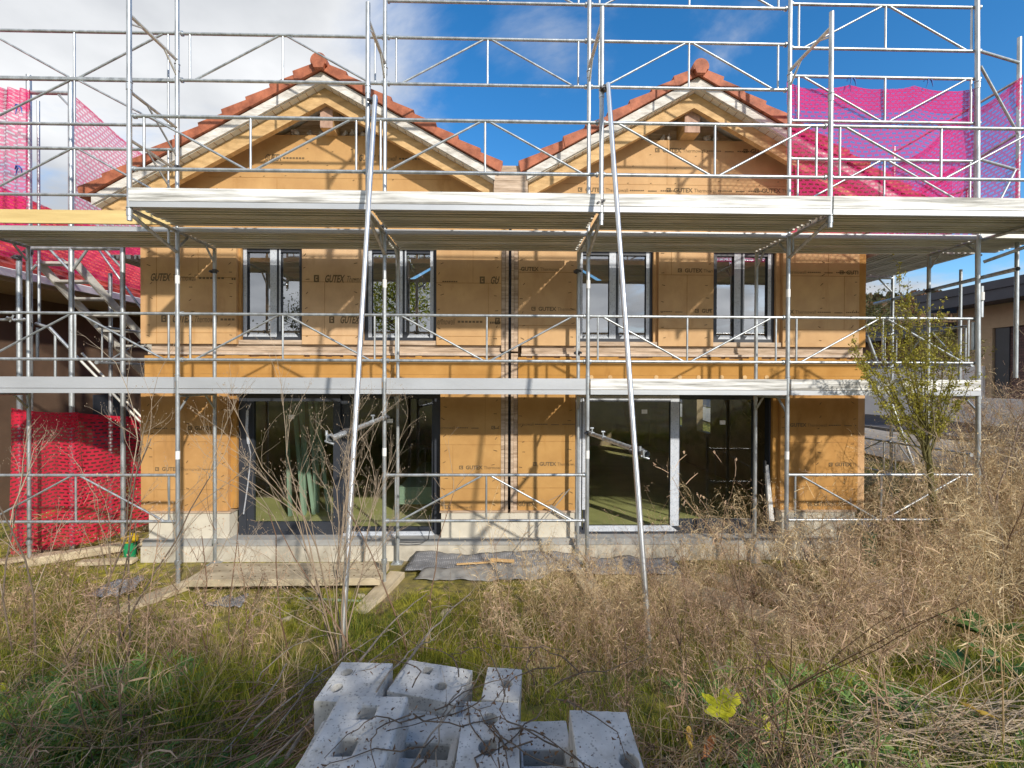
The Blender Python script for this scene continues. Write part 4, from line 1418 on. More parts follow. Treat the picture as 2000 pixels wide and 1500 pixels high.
def build_neighbours():
    T = thing('neighbour_house', 'dark brown neighbouring house with a red tiled roof behind the stair tower', 'house')
    box_obj('wall', RENDER_BR, T, -12, -4.9, -1.5, 22, -.1, 4.2)
    k = MB()
    k.prism([(-4.9, 4.05), (-4.08, 4.12), (-4.08, 4.25), (-4.9, 4.2)], -2, 23)
    k.build('eaves_board', RENDER_B, T)
    k = MB()
    k.prism([(-4.075, 4.18), (-3.95, 4.18), (-3.95, 4.30), (-4.075, 4.30)], -2, 23)
    k.build('gutter', mat('pale_zinc_gutter', (.55, .55, .60), .5, .3, .1, 5), T)
    k = MB()
    for i in range(22):
        x0, x1 = -4.0 - i * .3, -4.0 - (i + 1) * .3 - .02
        z0, z1 = 4.32 + i * .165, 4.32 + (i + 1) * .165
        k.prism([(x1, z1 - .02), (x0, z0), (x0, z0 + .07), (x1, z1 + .03)], -2, 23)
    for j in range(60):                                   # rolls of the pantiles
        y = -2 + j * .42
        k.tube((-4.02, y, 4.37), (-10.5, y, 4.37 + 6.5 * .55), .045, 6)
    k.build('roof', mat('bright_red_tile', (.42, .06, .04), .7, 0, .2, 6, .2, 30, col2=(.52, .07, .05)), T)
    for a, b in ((4.5, 5.4), (7.5, 8.6)):
        k = MB(); k.box(-4.91, -4.88, a, b, 1.0, 2.2); k.build('window', FRAME, T)
    rebase(T, (-6, 6, 0))

    T = thing('neighbour_house', 'modern beige house with a slate-blue roof edge and brick recess behind the bare shrubs', 'house')
    box_obj('wall', RENDER_B, T, 17.62, 27, 2.0, 8.05, 4.05, 4.75)
    box_obj('wall', RENDER_B, T, 17.62, 18.4, 7.02, 8.05, 2.1, 4.048)
    k = MB()
    k.box(17.70, 27, 2.0, 7.0, 1.0, 4.05, 0)
    k.build('brick_wall', BRICK, T)
    for a, b in ((6.62, 6.98), (2.6, 4.4)):
        k = MB(); k.box(17.665, 17.695, a, b, 2.12, 4.04); k.build('window', FRAME, T)
    k = MB()
    k.hexa([(16.9, 1.6, 4.70), (27, 1.6, 4.70), (27, 8.6, 4.70), (16.9, 8.6, 4.70), (16.9, 1.6, 5.18), (27, 1.6, 5.6), (27, 8.6, 5.6), (16.9, 8.6, 5.18)])
    k.box(16.86, 16.90, 1.55, 8.65, 5.0, 5.22)
    k.build('roof', ROOFG, T)
    k = MB(); k.box(17.3, 24, 8.05, 12.5, 4.0, 4.35); k.build('roof', ROOFG, T)
    box_obj('wall', RENDER_W, T, 17.55, 24, 7.2, 12.2, .9, 3.0)
    box_obj('wall', RENDER_BR, T, 17.6, 24, 8.1, 12.2, 3.0, 4.0)
    box_obj('base_wall', RENDER_W, T, 17.52, 17.66, 1.8, 7.2, .9, 2.1)
    box_obj('garage_door', mat('olive_brown_door', (.14, .10, .035), .6, 0, .15, 3), T, 17.2, 17.5, 12.3, 15.5, .9, 3.0)
    box_obj('wall', RENDER_BR, T, 17.5, 24, 12.25, 15.8, .9, 3.4)
    rebase(T, (20, 6, 1.2))

    # drive and gravel strip, following the ground
    def strip(name, x0, x1, y0, y1, m_, dz, n=60, nx=8):
        xs, ys = np.linspace(x0, x1, nx), np.linspace(y0, y1, n)
        X, Y = np.meshgrid(xs, ys)
        Z = ground_h(X, Y) + dz
        k = MB()
        idx = np.arange(n * nx).reshape(n, nx)
        k.add(list(zip(X.ravel(), Y.ravel(), Z.ravel())), [(idx[j, i], idx[j, i + 1], idx[j + 1, i + 1], idx[j + 1, i]) for j in range(n - 1) for i in range(nx - 1)], 0, True)
        return tag(k.build(name, m_), kind='structure')
    strip('driveway', 13.55, 17.6, -3, 60, ASPH, .05)
    strip('gravel_path', 11.9, 13.4, 1.5, 40, mat('pale_gravel', (.36, .32, .27), .95, 0, .25, 12, .5, 60), .045)
    k = MB()
    for i in range(40):
        y = -3 + i
        k.box(13.41, 13.53, y, y + .99, gh(13.4, y) - .1, gh(13.4, y + .5) + .12)
    tag(k.build('kerb', mat('dark_kerb_stone', (.16, .15, .14), .9, 0, .2, 8, .3, 40)), kind='structure')

    # hill with a far wood
    k = MB()
    n, q = 48, 22
    vs = []
    for j in range(q + 1):
        for i in range(n):
            a = 2 * PI * i / n; rr = 1 - j / q
            h = 34 * (1 - rr ** 2) ** 1.3 + (math.sin(a * 5) + math.sin(a * 11 + 2)) * 1.5 * (1 - rr)
            vs.append((175 + 150 * rr * math.cos(a), 190 + 110 * rr * math.sin(a), h))
    fs = [(j * n + i, j * n + (i + 1) % n, (j + 1) * n + (i + 1) % n, (j + 1) * n + i) for j in range(q) for i in range(n)]
    k.add(vs, fs, 0, True)
    tag(k.build('hill', mat('autumn_hillside', (.07, .06, .025), .95, 0, .4, .05, .5, .3, col2=(.13, .07, .03))), kind='structure')


build_neighbours()

# ------------------------------------------------------------------ things on the ground


def on_z(px, py, z):
    d = RIGHT * ((px - 1000) / F_PX) - UP * ((py - 750) / F_PX) + _f
    return CAM + d * ((z - CAM.z) / d.z)


def block(label, c1, c2, z, L_, H_, holes, tilt=0., step=None, name='concrete_block'):
    """moulded concrete block: c1, c2 = pixels of its two far upper corners; holes in (u, v, kind, su, sv)"""
    a, b = on_z(*c1, z), on_z(*c2, z)
    ux = b - a; ux.z = 0
    w = ux.length; ux.normalize()
    uy = Vector((ux.y, -ux.x, 0))           # towards the camera
    xs, ys = {0, w}, {0, L_}
    cells = []
    for (u, v, kind, su, sv) in holes:
        x0, x1, y0, y1 = u * w - su / 2, u * w + su / 2, v - sv / 2, v + sv / 2
        xs |= {x0, x1}; ys |= {y0, y1}
        cells.append((x0, x1, y0, y1, kind))
    xs, ys = sorted(xs), sorted(ys)
    k = MB()
    cache = {}

    def vid(x, y, zz):
        key = (round(x, 5), round(y, 5), round(zz, 5))
        if key not in cache:
            cache[key] = len(k.v); k.v.append(key)
        return cache[key]

    def face(pts):
        k.f.append(tuple(vid(*p) for p in pts)); k.m.append(0); k.s.append(False)

    def hole_at(x, y):
        for c in cells:
            if c[0] < x < c[1] and c[2] < y < c[3]:
                return c
        return None
    nx, ny = len(xs) - 1, len(ys) - 1
    st = [[hole_at((xs[i] + xs[i + 1]) / 2, (ys[j] + ys[j + 1]) / 2) for j in range(ny)] for i in range(nx)]
    for i in range(nx):
        for j in range(ny):
            x0, x1, y0, y1 = xs[i], xs[i + 1], ys[j], ys[j + 1]
            h = st[i][j]
            if h is None:
                face([(x0, y0, 0), (x1, y0, 0), (x1, y1, 0), (x0, y1, 0)])
                face([(x0, y1, -H_), (x1, y1, -H_), (x1, y0, -H_), (x0, y0, -H_)])
            for (di, dj, p, q) in ((-1, 0, (x0, y1), (x0, y0)), (1, 0, (x1, y0), (x1, y1)), (0, -1, (x0, y0), (x1, y0)), (0, 1, (x1, y1), (x0, y1))):
                ii, jj = i + di, j + dj
                out = not (0 <= ii < nx and 0 <= jj < ny)
                sq = h is not None and h[4] == 's'
                if h is None and (out or (st[ii][jj] is not None and st[ii][jj][4] == 's')):
                    face([(*q, 0), (*p, 0), (*p, -H_), (*q, -H_)])
            if h is not None and h[4] == 'r':
                cx, cy, rx, ry = (x0 + x1) / 2, (y0 + y1) / 2, (x1 - x0) / 2 * .9, (y1 - y0) / 2 * .9
                n = 24
                def sqp(t):
                    c, s_ = math.cos(t), math.sin(t); mm = max(abs(c), abs(s_))
                    return (cx + c / mm * (x1 - x0) / 2, cy + s_ / mm * (y1 - y0) / 2)
                for q_ in range(n):
                    t0, t1 = 2 * PI * (q_ + .0) / n + PI / 4, 2 * PI * (q_ + 1) / n + PI / 4
                    s0, s1 = sqp(t0), sqp(t1)
                    r0, r1 = (cx + rx * math.cos(t0), cy + ry * math.sin(t0)), (cx + rx * math.cos(t1), cy + ry * math.sin(t1))
                    face([(*r0, 0), (*s0, 0), (*s1, 0), (*r1, 0)])
                    face([(*r1, -H_), (*s1, -H_), (*s0, -H_), (*r0, -H_)])
                    face([(*r1, 0), (*r0, 0), (*r0, -H_), (*r1, -H_)][::-1])
    if step:
        k.box(-step[0], -.001, step[1], step[2], -H_, -step[3])
    o = k.build(name, BLOCK)
    o.data.validate()
    bmm = bmesh.new(); bmm.from_mesh(o.data); bmesh.ops.recalc_face_normals(bmm, faces=bmm.faces); bmm.to_mesh(o.data); bmm.free()
    M_ = Matrix((ux, uy, Vector((0, 0, 1)))).transposed().to_4x4()
    M_.translation = a
    o.matrix_world = M_ @ Matrix.Rotation(rnd.uniform(-.035, .035), 4, 'X') @ Matrix.Rotation(rnd.uniform(-.03, .03), 4, 'Y') @ Matrix.Rotation(rnd.uniform(-.05, .05), 4, 'Z')
    bv = o.modifiers.new('edges', 'BEVEL'); bv.width = .009; bv.segments = 2; bv.limit_method = 'ANGLE'
    sd = o.modifiers.new('grain', 'SUBSURF'); sd.subdivision_type = 'SIMPLE'; sd.levels = sd.render_levels = 4
    tx = bpy.data.textures.get('block_grain') or bpy.data.textures.new('block_grain', 'CLOUDS')
    tx.noise_scale = .035; tx.noise_depth = 3
    dp = o.modifiers.new('rough', 'DISPLACE'); dp.texture = tx; dp.strength = .0045; dp.mid_level = .5; dp.texture_coords = 'GLOBAL'
    tag(o, label, 'concrete block', 'moulded concrete blocks heaped in the grass')
    return o


block('pale grey concrete block with two square holes, nearest and uppermost of the heap', (664, 1357), (797, 1364), 1.36, .37, .20, [(.50, .085, 's', .062, .065), (.44, .24, 's', .062, .07)], step=(.04, .06, .33, .05))
block('concrete block under the one with two square holes, its side showing darker', (646, 1372), (790, 1372), 1.155, .36, .26, [(.58, .18, 's', .16, .27)])
block('concrete block with two round holes along its left half, behind the two-square-hole block', (667, 1293), (767, 1297), 1.31, .25, .22, [(.24, .07, 'r', .058, .058), (.22, .17, 'r', .06, .06)])
block('low concrete block with a wide slot in the gap between the raised ones', (788, 1392), (908, 1397), 1.23, .46, .26, [(.5, .185, 's', .19, .07)])
block('low concrete block with a dark slot at the back of the gap in the heap', (768, 1330), (872, 1336), 1.22, .20, .26, [(.55, .12, 's', .10, .055)])
block('concrete block with two round holes in line, under dead vine stems', (908, 1370), (1012, 1372), 1.36, .37, .22, [(.48, .09, 'r', .068, .07), (.50, .22, 'r', .072, .075)])
block('concrete block with a square and a round hole at the far end of the heap', (800, 1288), (925, 1303), 1.29, .21, .22, [(.36, .05, 's', .042, .045), (.68, .13, 'r', .055, .055)])
block('small weathered concrete block behind the vine stems, far end of the heap', (953, 1302), (1020, 1304), 1.29, .20, .22, [(.6, .10, 'r', .055, .055)])
block('low shaded concrete block with an open slot beside the long grass', (1014, 1408), (1106, 1410), 1.20, .40, .26, [(.45, .18, 's', .15, .07)])
block('concrete block standing apart at the grass edge, with a round hole and green moss', (1112, 1386), (1224, 1389), 1.34, .36, .28, [(.80, .215, 'r', .07, .075)])
block('half buried concrete block under the vine stems', (860, 1345), (915, 1345), 1.21, .2, .26, [])


def timber(name, label, cat, c, L_, w, h, rz, m_, rx=0., holes=False, group=None):
    k = MB()
    k.box(-w / 2, w / 2, -L_ / 2, L_ / 2, 0, h)
    if holes:
        for i in range(int(L_ / .13)):
            for j in range(3):
                x, y = -w / 2 + (j + .5) * w / 3, -L_ / 2 + (i + .5) * .13
                k.tube((x, y, h), (x, y, h + .0025), .011, 8, 1)
    o = k.build(name, [m_, SCREW])
    bv = o.modifiers.new('edges', 'BEVEL'); bv.width = .004; bv.limit_method = 'ANGLE'
    o.rotation_euler = (rx, 0, rz)
    o.location = c
    return tag(o, label, cat, group)


g_ = 'sole planks under the scaffold poles'
timber('sole_plank', 'pale plank under the pole next to the low bench of perforated boards, sloping into grass', 'plank', (-.05, -.28, .0), 1.25, .22, .055, R(-28), PLANK, R(1), group=g_)
timber('sole_plank', 'short thick plank under the pole beside the crumpled black membrane', 'plank', (2.50, -.22, -.02), 1.0, .20, .075, R(-12), PLANK, R(3), group=g_)
timber('sole_plank', 'plank half hidden in dry weeds under the pole left of the white-taped door', 'plank', (5.02, -.18, .0), 1.1, .22, .06, R(4), PLANK, R(2), group=g_)
timber('sole_plank', 'plank under the pole in front of the orange board at the house corner', 'plank', (7.5, -.1, .0), 1.1, .22, .06, R(8), PLANK, R(2), group=g_)
timber('slab_board', 'wide pale board lying in dry weeds before the white-taped door', 'board', (6.35, -.55, .07), 1.7, .38, .05, R(24), PLANK, R(-6))
timber('slab_board', 'narrower pale board beyond the wide one in the dry weeds', 'board', (6.95, -.30, .03), 1.5, .24, .05, R(30), PLANK, R(-4))
timber('perforated_board', 'long perforated board laid like a step between the two poles before the dark sliding door', 'board', (1.36, .05, .10), 2.26, .50, .085, R(90.5), PLANK, holes=True)
timber('timber_offcut', 'pale beam leaning beside the foot of the red net and the green bucket', 'timber', (-1.9, .95, .04), 1.3, .13, .11, R(-68), PLANK, R(4))
timber('timber_offcut', 'short flat board end near the green bucket', 'timber', (-1.45, .72, .02), .7, .14, .05, R(-84), PLANK)
timber('timber_offcut', 'weathered board under the lower edge of the red net', 'timber', (-2.9, .75, .02), 1.2, .16, .04, R(-60), PLANK)
timber('timber_offcut', 'yellow wood scrap on the black membrane', 'timber', (3.95, .42, .14), .32, .05, .03, R(80), TIMB)
timber('timber_offcut', 'thin yellow lath lying on the black membrane', 'timber', (3.60, .38, .13), .5, .04, .015, R(98), TIMB)
timber('timber_offcut', 'pale strips lying in grass below the perforated board', 'timber', (2.0, -.40, .02), .75, .03, .02, R(84), GYPS)


def bucket():
    T = thing('bucket', 'small green bucket with a yellow rim beside the plinth', 'bucket', loc=(0, 0, 0))
    k = MB()
    k.tube((0, 0, 0), (0, 0, .24), .070, 20, r2=.085)
    k.build('body', mat('green_plastic', (.015, .26, .10), .4, 0, .1, 8), T)
    k = MB(); k.tube((0, 0, .235), (0, 0, .30), .096, 20, r2=.10); k.tube((.03, 0, .30), (.05, 0, .315), .05, 8)
    k.build('lid', mat('yellow_plastic', (.62, .42, .02), .45, 0, .15, 8), T)
    k = MB()
    k.path([Vector((.10 * math.cos(a), -.02 - .03 * math.sin(a), .26 - .1 * math.sin(a))) for a in np.linspace(0, PI, 9)], [.004] * 9, 5)
    k.build('handle', DARKM, T)
    T.location = (-1.30, .92, .02)


bucket()


def drain():
    T = thing('drain_pipe', 'upright green drain pipe with a mesh collar at the foot of the house corner', 'pipe')
    k = MB(); k.tube((0, 0, -.1), (0, 0, .48), .085, 20, open_end=True); k.tube((0, 0, .2), (0, 0, .48), .078, 20, open_end=True); k.tube((0, 0, .40), (0, 0, .44), .092, 20)
    k.build('pipe', mat('green_pipe', (.02, .22, .10), .45, 0, .15, 8), T)
    k = MB(); k.tube((0, 0, .47), (0, 0, .54), .12, 20, r2=.15, open_end=True); k.build('collar', MEMB, T)
    T.location = (9.10, .68, .0)


drain()


def sheet(name, label, cat, pts, m_, nx=24, ny=8, amp=.03, seed=0, thick=.004):
    """crumpled sheet over four ground corners (x, y, z)"""
    r = np.random.RandomState(seed)
    a, b, c, d = [np.array(p, float) for p in pts]
    vs = []
    ph = r.rand(8) * 6
    for j in range(ny + 1):
        for i in range(nx + 1):
            u, v = i / nx, j / ny
            p = (a * (1 - u) + b * u) * (1 - v) + (d * (1 - u) + c * u) * v
            e = math.sin(u * 17 + ph[0] + v * 4) * .4 + math.sin(u * 41 + ph[1] - v * 7) * .3 + math.sin(v * 9 + ph[2] + u * 6) * .4 + r.uniform(-.25, .25)
            p = p + np.array([.01 * math.sin(v * 20 + ph[3]), .05 * math.sin(u * 11 + ph[4]) * v, amp * e])
            vs.append(p)
    fs = [(j * (nx + 1) + i, j * (nx + 1) + i + 1, (j + 1) * (nx + 1) + i + 1, (j + 1) * (nx + 1) + i) for j in range(ny) for i in range(nx)]
    k = MB(); k.add(vs, fs, 0, True)
    o = k.build(name, m_)
    so_ = o.modifiers.new('thickness', 'SOLIDIFY'); so_.thickness = thick
    return tag(o, label, cat)


sheet('drainage_membrane', 'dark dimpled membrane lying in front of the plinth between the two doors', 'membrane', [(2.68, .30, .08), (4.98, .30, .08), (4.98, .74, .15), (2.75, .74, .15)], MEMB, 40, 10, .022, 1)
sheet('drainage_membrane', 'strip of dimpled membrane along the plinth under the white-taped door', 'membrane', [(5.1, .25, .05), (6.3, .2, .05), (6.3, .62, .12), (5.1, .62, .12)], MEMB, 24, 6, .015, 2)
sheet('drainage_membrane', 'grey crumpled piece of membrane in the grass near the bucket', 'membrane', [(-.78, -.42, .10), (-.32, -.40, .10), (-.36, -.02, .14), (-.72, -.02, .12)], MEMB, 10, 8, .035, 3)
sheet('drainage_membrane', 'small grey scrap of membrane in the moss below the perforated board', 'membrane', [(.75, -.72, .12), (1.15, -.72, .12), (1.10, -.48, .12), (.8, -.45, .1)], MEMB, 8, 6, .025, 4)
FILM = mat('milky_plastic_film', (.38, .37, .35), .35, 0, .1, 6, .2, 20, trans=.35)
sheet('plastic_film', 'milky plastic film along the front edge of the dimpled membrane', 'plastic film', [(2.85, .12, .03), (4.45, .12, .03), (4.75, .32, .14), (2.95, .32, .12)], FILM, 30, 6, .02, 5, .001)
def film_strips():
    T = thing('plastic_strips', 'crossed strips of clear film hanging by the lower corner of the white-taped door', 'plastic film')
    for a, b in (((4.90, .80, 1.02), (4.55, .78, .60)), ((4.62, .80, .78), (4.97, .8, .56)), ((4.90, .80, 1.0), (4.60, .82, .84)), ((4.5, .72, .58), (4.12, .66, .15)), ((4.6, .6, .32), (4.15, .55, .12))):
        k = MB(); a, b = Vector(a), Vector(b); w = Vector((.018, 0, .012))
        k.hexa([a - w, a + w, a + w + Vector((0, .002, 0)), a - w + Vector((0, .002, 0)), b - w, b + w, b + w + Vector((0, .002, 0)), b - w + Vector((0, .002, 0))])
        k.build('strip', FILM, T)
    rebase(T, (4.6, .75, .1))
film_strips()
k = MB()
k.path([(2.93, .77, .66), (2.935, .76, .42), (2.92, .74, .33), (2.86, .72, .30), (2.7, .71, .295), (2.5, .72, .30)], [.007] * 6, 6)
tag(k.build('cable', DARKM), 'black cable end hanging over the threshold of the dark sliding door', 'cable')


def stone(c, s, seed, label):
    r = np.random.RandomState(seed)
    b = bmesh.new(); bmesh.ops.create_icosphere(b, subdivisions=3, radius=1)
    ax = r.rand(6, 3) - .5
    for v in b.verts:
        d = 1.0
        for q in ax:
            q = q / np.linalg.norm(q)
            d = min(d, .75 / max(.2, abs(v.co.dot(Vector(q)))) * (.8 + .3 * r.rand() * .1))
        v.co = v.co * d
    me = bpy.data.meshes.new('stone'); b.to_mesh(me); b.free()
    me.materials.append(mat('limestone', (.42, .36, .26), .9, 0, .2, 8, .4, 40))
    o = bpy.data.objects.new('stone', me); COL.objects.link(o)
    o.scale = s; o.location = c; o.rotation_euler = (0, 0, seed)
    tag(o, label, 'stone', 'stones in the grass')


for i, (px, py, s, l) in enumerate(((1707, 1470, .045, 'pale yellow stone in bare soil at the bottom edge, the larger of two'), (1570, 1478, .03, 'small pale stone in bare soil at the bottom edge'), (870, 1195, .07, 'flat stone in the moss behind the concrete blocks'), (705, 1162, .06, 'flat stone next to the foot of the thick plank'), (558, 1208, .06, 'pale stone in the moss near the leaning prop'))):
    Dz = 1.0 if py > 1400 else .15
    p = on_z(px, py, Dz)
    p = on_z(px, py, gh(p.x, p.y) + .01)
    stone((p.x, p.y, gh(p.x, p.y) + s * .25), (s * 1.3, s, s * .6), i + 3, l)

# ------------------------------------------------------------------ vegetation
rs = np.random.RandomState(21)


class Bulk:
    def __init__(s):
        s.V, s.F, s.T, s.n = [], [], [], 0

    def add(s, V, F, T):
        s.V.append(V); s.F.append(F + s.n); s.T.append(T); s.n += len(V)

    def scatter(s, protos, pos, scale, rz, lean, tint):
        """protos: list of (V, F, T); one copy per position"""
        which = rs.randint(0, len(protos), len(pos))
        for i, (V, F, T) in enumerate(protos):
            sel = np.where(which == i)[0]
            if len(sel) == 0: continue
            c, sn = np.cos(rz[sel]), np.sin(rz[sel])
            sc = scale[sel][:, None]
            x = (V[:, 0][None] * c[:, None] - V[:, 1][None] * sn[:, None]) * sc
            y = (V[:, 0][None] * sn[:, None] + V[:, 1][None] * c[:, None]) * sc
            z = V[:, 2][None] * sc
            x = x + lean[sel, 0][:, None] * z; y = y + lean[sel, 1][:, None] * z
            P = np.stack([x + pos[sel, 0][:, None], y + pos[sel, 1][:, None], z + pos[sel, 2][:, None]], -1)
            n = len(V)
            off = (np.arange(len(sel)) * n)[:, None, None]
            FF = (F[None] + off).reshape(-1, 4)
            TT = np.clip(T[None] + tint[sel][:, None], 0, 1)
            s.add(P.reshape(-1, 3), FF, TT.reshape(-1))

    def build(s, name, m_, parent=None, smooth=False):
        V = np.concatenate(s.V).astype(np.float32); F = np.concatenate(s.F).astype(np.int32); T = np.concatenate(s.T).astype(np.float32)
        me = bpy.data.meshes.new(name)
        me.vertices.add(len(V)); me.vertices.foreach_set('co', V.ravel())
        me.loops.add(F.size); me.loops.foreach_set('vertex_index', F.ravel())
        me.polygons.add(len(F)); me.polygons.foreach_set('loop_start', np.arange(0, F.size, 4, dtype=np.int32))
        try:
            me.polygons.foreach_set('loop_total', np.full(len(F), 4, dtype=np.int32))
        except Exception:
            pass
        a = me.attributes.new('tint', 'FLOAT', 'POINT'); a.data.foreach_set('value', T)
        me.materials.append(m_)
        me.update(calc_edges=True)
        if smooth:
            me.polygons.foreach_set('use_smooth', np.ones(len(F), bool))
        o = bpy.data.objects.new(name, me); COL.objects.link(o)
        if parent: o.parent = parent
        return o


def ribbon(pts, w, side):
    """flat blade along pts; returns V, F"""
    pts = np.asarray(pts, float); n = len(pts)
    w = np.asarray(w, float)[:, None]
    side = np.asarray(side, float)
    side = side / (np.linalg.norm(side, axis=-1, keepdims=True) + 1e-9)
    if side.ndim == 1: side = np.tile(side, (n, 1))
    V = np.concatenate([pts - side * w / 2, pts + side * w / 2])
    F = np.array([(i, i + 1, n + i + 1, n + i) for i in range(n - 1)])
    return V, F


def stick(pts, rad, sides=3):
    pts = np.asarray(pts, float); n = len(pts)
    d = np.gradient(pts, axis=0); d /= (np.linalg.norm(d, axis=1, keepdims=True) + 1e-9)
    ref = np.array([.37, .61, .21]); a = np.cross(d, ref); a /= (np.linalg.norm(a, axis=1, keepdims=True) + 1e-9); b = np.cross(d, a)
    V = []
    for k_ in range(sides):
        t = 2 * PI * k_ / sides
        V.append(pts + (a * math.cos(t) + b * math.sin(t)) * np.asarray(rad)[:, None])
    V = np.concatenate(V)
    F = np.array([(k_ * n + i, k_ * n + i + 1, ((k_ + 1) % sides) * n + i + 1, ((k_ + 1) % sides) * n + i) for k_ in range(sides) for i in range(n - 1)])
    return V, F


def merge(parts):
    V, F, T, o = [], [], [], 0
    for v, f, t in parts:
        V.append(v); F.append(f + o); T.append(np.full(len(v), t) if np.isscalar(t) else t); o += len(v)
    return np.concatenate(V), np.concatenate(F), np.concatenate(T)


def p_tuft(r, n=14, h=.2, spread=.06, w=.004, curl=.8, seg=4):
    parts = []
    for _ in range(n):
        a = r.uniform(0, 2 * PI); L_ = h * r.uniform(.45, 1.1); lean = r.uniform(.1, curl)
        b = np.array([r.normal(0, spread * .5), r.normal(0, spread * .5), 0])
        d = np.array([math.cos(a), math.sin(a)])
        pts = []
        for i in range(seg + 1):
            t = i / seg
            bend = lean * t * t
            pts.append(b + np.array([d[0] * bend * L_, d[1] * bend * L_, L_ * (t - .35 * lean * t * t)]))
        ww = [w * (1 - .9 * (i / seg) ** 1.5) for i in range(seg + 1)]
        v, f = ribbon(pts, ww, [-d[1] + r.normal(0, .3), d[0] + r.normal(0, .3), r.normal(0, .3)])
        parts.append((v, f, r.uniform(-.1, 1.0)))
    return merge(parts)


def p_weed(r, h=.8, nl=34, curl=1.0, lw=.006, head=10, br=5):
    """dead upright weed: stem, side twigs with curled leaves, a loose head"""
    parts = []
    def stem(p, d, L_, rad, n=5):
        pts = [p]
        q = np.array(p, float); d = np.array(d, float)
        for i in range(n):
            d = d + r.normal(0, .09, 3); d[2] += .05; d /= np.linalg.norm(d)
            q = q + d * L_ / n; pts.append(q)
        v, f = stick(pts, np.linspace(rad, rad * .35, n + 1))
        parts.append((v, f, r.uniform(.1, .5)))
        return np.array(pts)
    def leaf(p, L_, wd):
        a = r.uniform(0, 2 * PI); d = np.array([math.cos(a), math.sin(a), r.uniform(-.5, .6)])
        k_ = r.uniform(-2.2, 2.2) * curl
        pts = [p]; q = np.array(p)
        for i in range(3):
            d = d + np.array([0, 0, -.35]) + np.cross(d, [0, 0, 1]) * k_ * .3 + r.normal(0, .15, 3); d /= np.linalg.norm(d)
            q = q + d * L_ / 3; pts.append(q)
        v, f = ribbon(pts, [wd * .5, wd, wd * .8, wd * .1], r.normal(0, 1, 3))
        parts.append((v, f, r.uniform(0, 1) ** 1.2))
    main = stem((0, 0, 0), (r.normal(0, .12), r.normal(0, .12), 1), h, .0034)
    tw = [main]
    for i in range(br):
        j = r.randint(2, len(main)); a = r.uniform(0, 2 * PI)
        tw.append(stem(main[j], (math.cos(a) * .8, math.sin(a) * .8, 1), h * r.uniform(.2, .45), .0018, 4))
    for _ in range(nl):
        t = tw[r.randint(len(tw))]; i = r.randint(len(t) - 1); u = r.rand()
        leaf(t[i] * (1 - u) + t[i + 1] * u, r.uniform(.03, .085), lw * r.uniform(.5, 1.1))
    for _ in range(head):
        t = tw[r.randint(len(tw))]; e = t[-1] + r.normal(0, .02, 3)
        a = r.normal(0, 1, 3); a[2] = abs(a[2]); a /= np.linalg.norm(a)
        v, f = ribbon([e, e + a * .03, e + a * .06 + r.normal(0, .006, 3)], [.0016, .002, .0012], r.normal(0, 1, 3)); parts.append((v, f, r.uniform(.3, .9)))
        c = e + a * .06; s = .005
        v, f = ribbon([c - [0, 0, s], c + r.normal(0, .002, 3), c + [0, 0, s]], [.002, .008, .002], r.normal(0, 1, 3)); parts.append((v, f, r.uniform(.3, 1)))
    return merge(parts)


def p_fern(r, L_=.16, n=7):
    parts = []
    for _ in range(n):
        a = r.uniform(0, 2 * PI); d = np.array([math.cos(a), math.sin(a), r.uniform(.5, 1.4)]); d /= np.linalg.norm(d)
        ln = L_ * r.uniform(.6, 1.1)
        pts = [np.array([0, 0, 0]) + d * ln * t - np.array([0, 0, .35 * ln * t * t]) for t in np.linspace(0, 1, 6)]
        side = np.cross(d, [0, 0, 1]); side /= np.linalg.norm(side)
        v, f = ribbon(pts, [.002] * 6, side); parts.append((v, f, .3))
        for i in range(1, 6):
            for sg in (-1, 1):
                for q in range(2):
                    b = pts[i] + (pts[i] - pts[i - 1]) * q * .5
                    e = b + side * sg * ln * .22 * (1.1 - i / 7) + d * .012 + np.array([0, 0, r.normal(0, .008)])
                    v, f = ribbon([b, (b + e) / 2, e], [.003, .009, .002], d); parts.append((v, f, r.uniform(.1, .9)))
    return merge(parts)


def scatter_pts(n, fn, box, zoff=-.01):
    """random points of a box kept with probability fn(x, y)"""
    x = rs.uniform(box[0], box[1], n); y = rs.uniform(box[2], box[3], n)
    k = rs.rand(n) < fn(x, y)
    x, y = x[k], y[k]
    return np.stack([x, y, ground_h(x, y) + zoff], -1)


def clear(x, y):
    """0 where a thing lies on the ground, or just in front of the lens"""
    c = np.ones_like(x)
    c[(y > -.02) & (x > -1.25) & (x < 9.25)] = 0
    c[(x > 3.2) & (x < 4.12) & (y > -4.42) & (y < -3.60)] = 0         # the blocks
    c[(x > 2.85) & (x < 3.3) & (y > -4.42) & (y < -3.9)] = 0
    c[(x > 4.05) & (x < 4.50) & (y > -4.42) & (y < -4.0)] = 0
    c[((x - CAM.x) ** 2 + (y - CAM.y) ** 2) < 1.0] = 0
    c[(x > .15) & (x < 2.55) & (y > -.28)] = 0
    c[(x > 2.5) & (x < 5.1) & (y > -.22)] = 0
    for sx, sy, L_, w in ((-.05, -.28, 1.3, .16), (2.5, -.22, 1.05, .15)):
        c[(abs(x - sx + (y - sy) * (.5 if sx < 0 else .2)) < w) & (abs(y - sy) < L_ / 2)] = 0
    c[(x < -1.3) & (y > 1.05) & (x > -3.3)] = 0
    c[x > 13.3] = 0
    c[(x > 8.3) & (x < 9.4) & (y > -.7) & (y < .8)] = 0
    return c


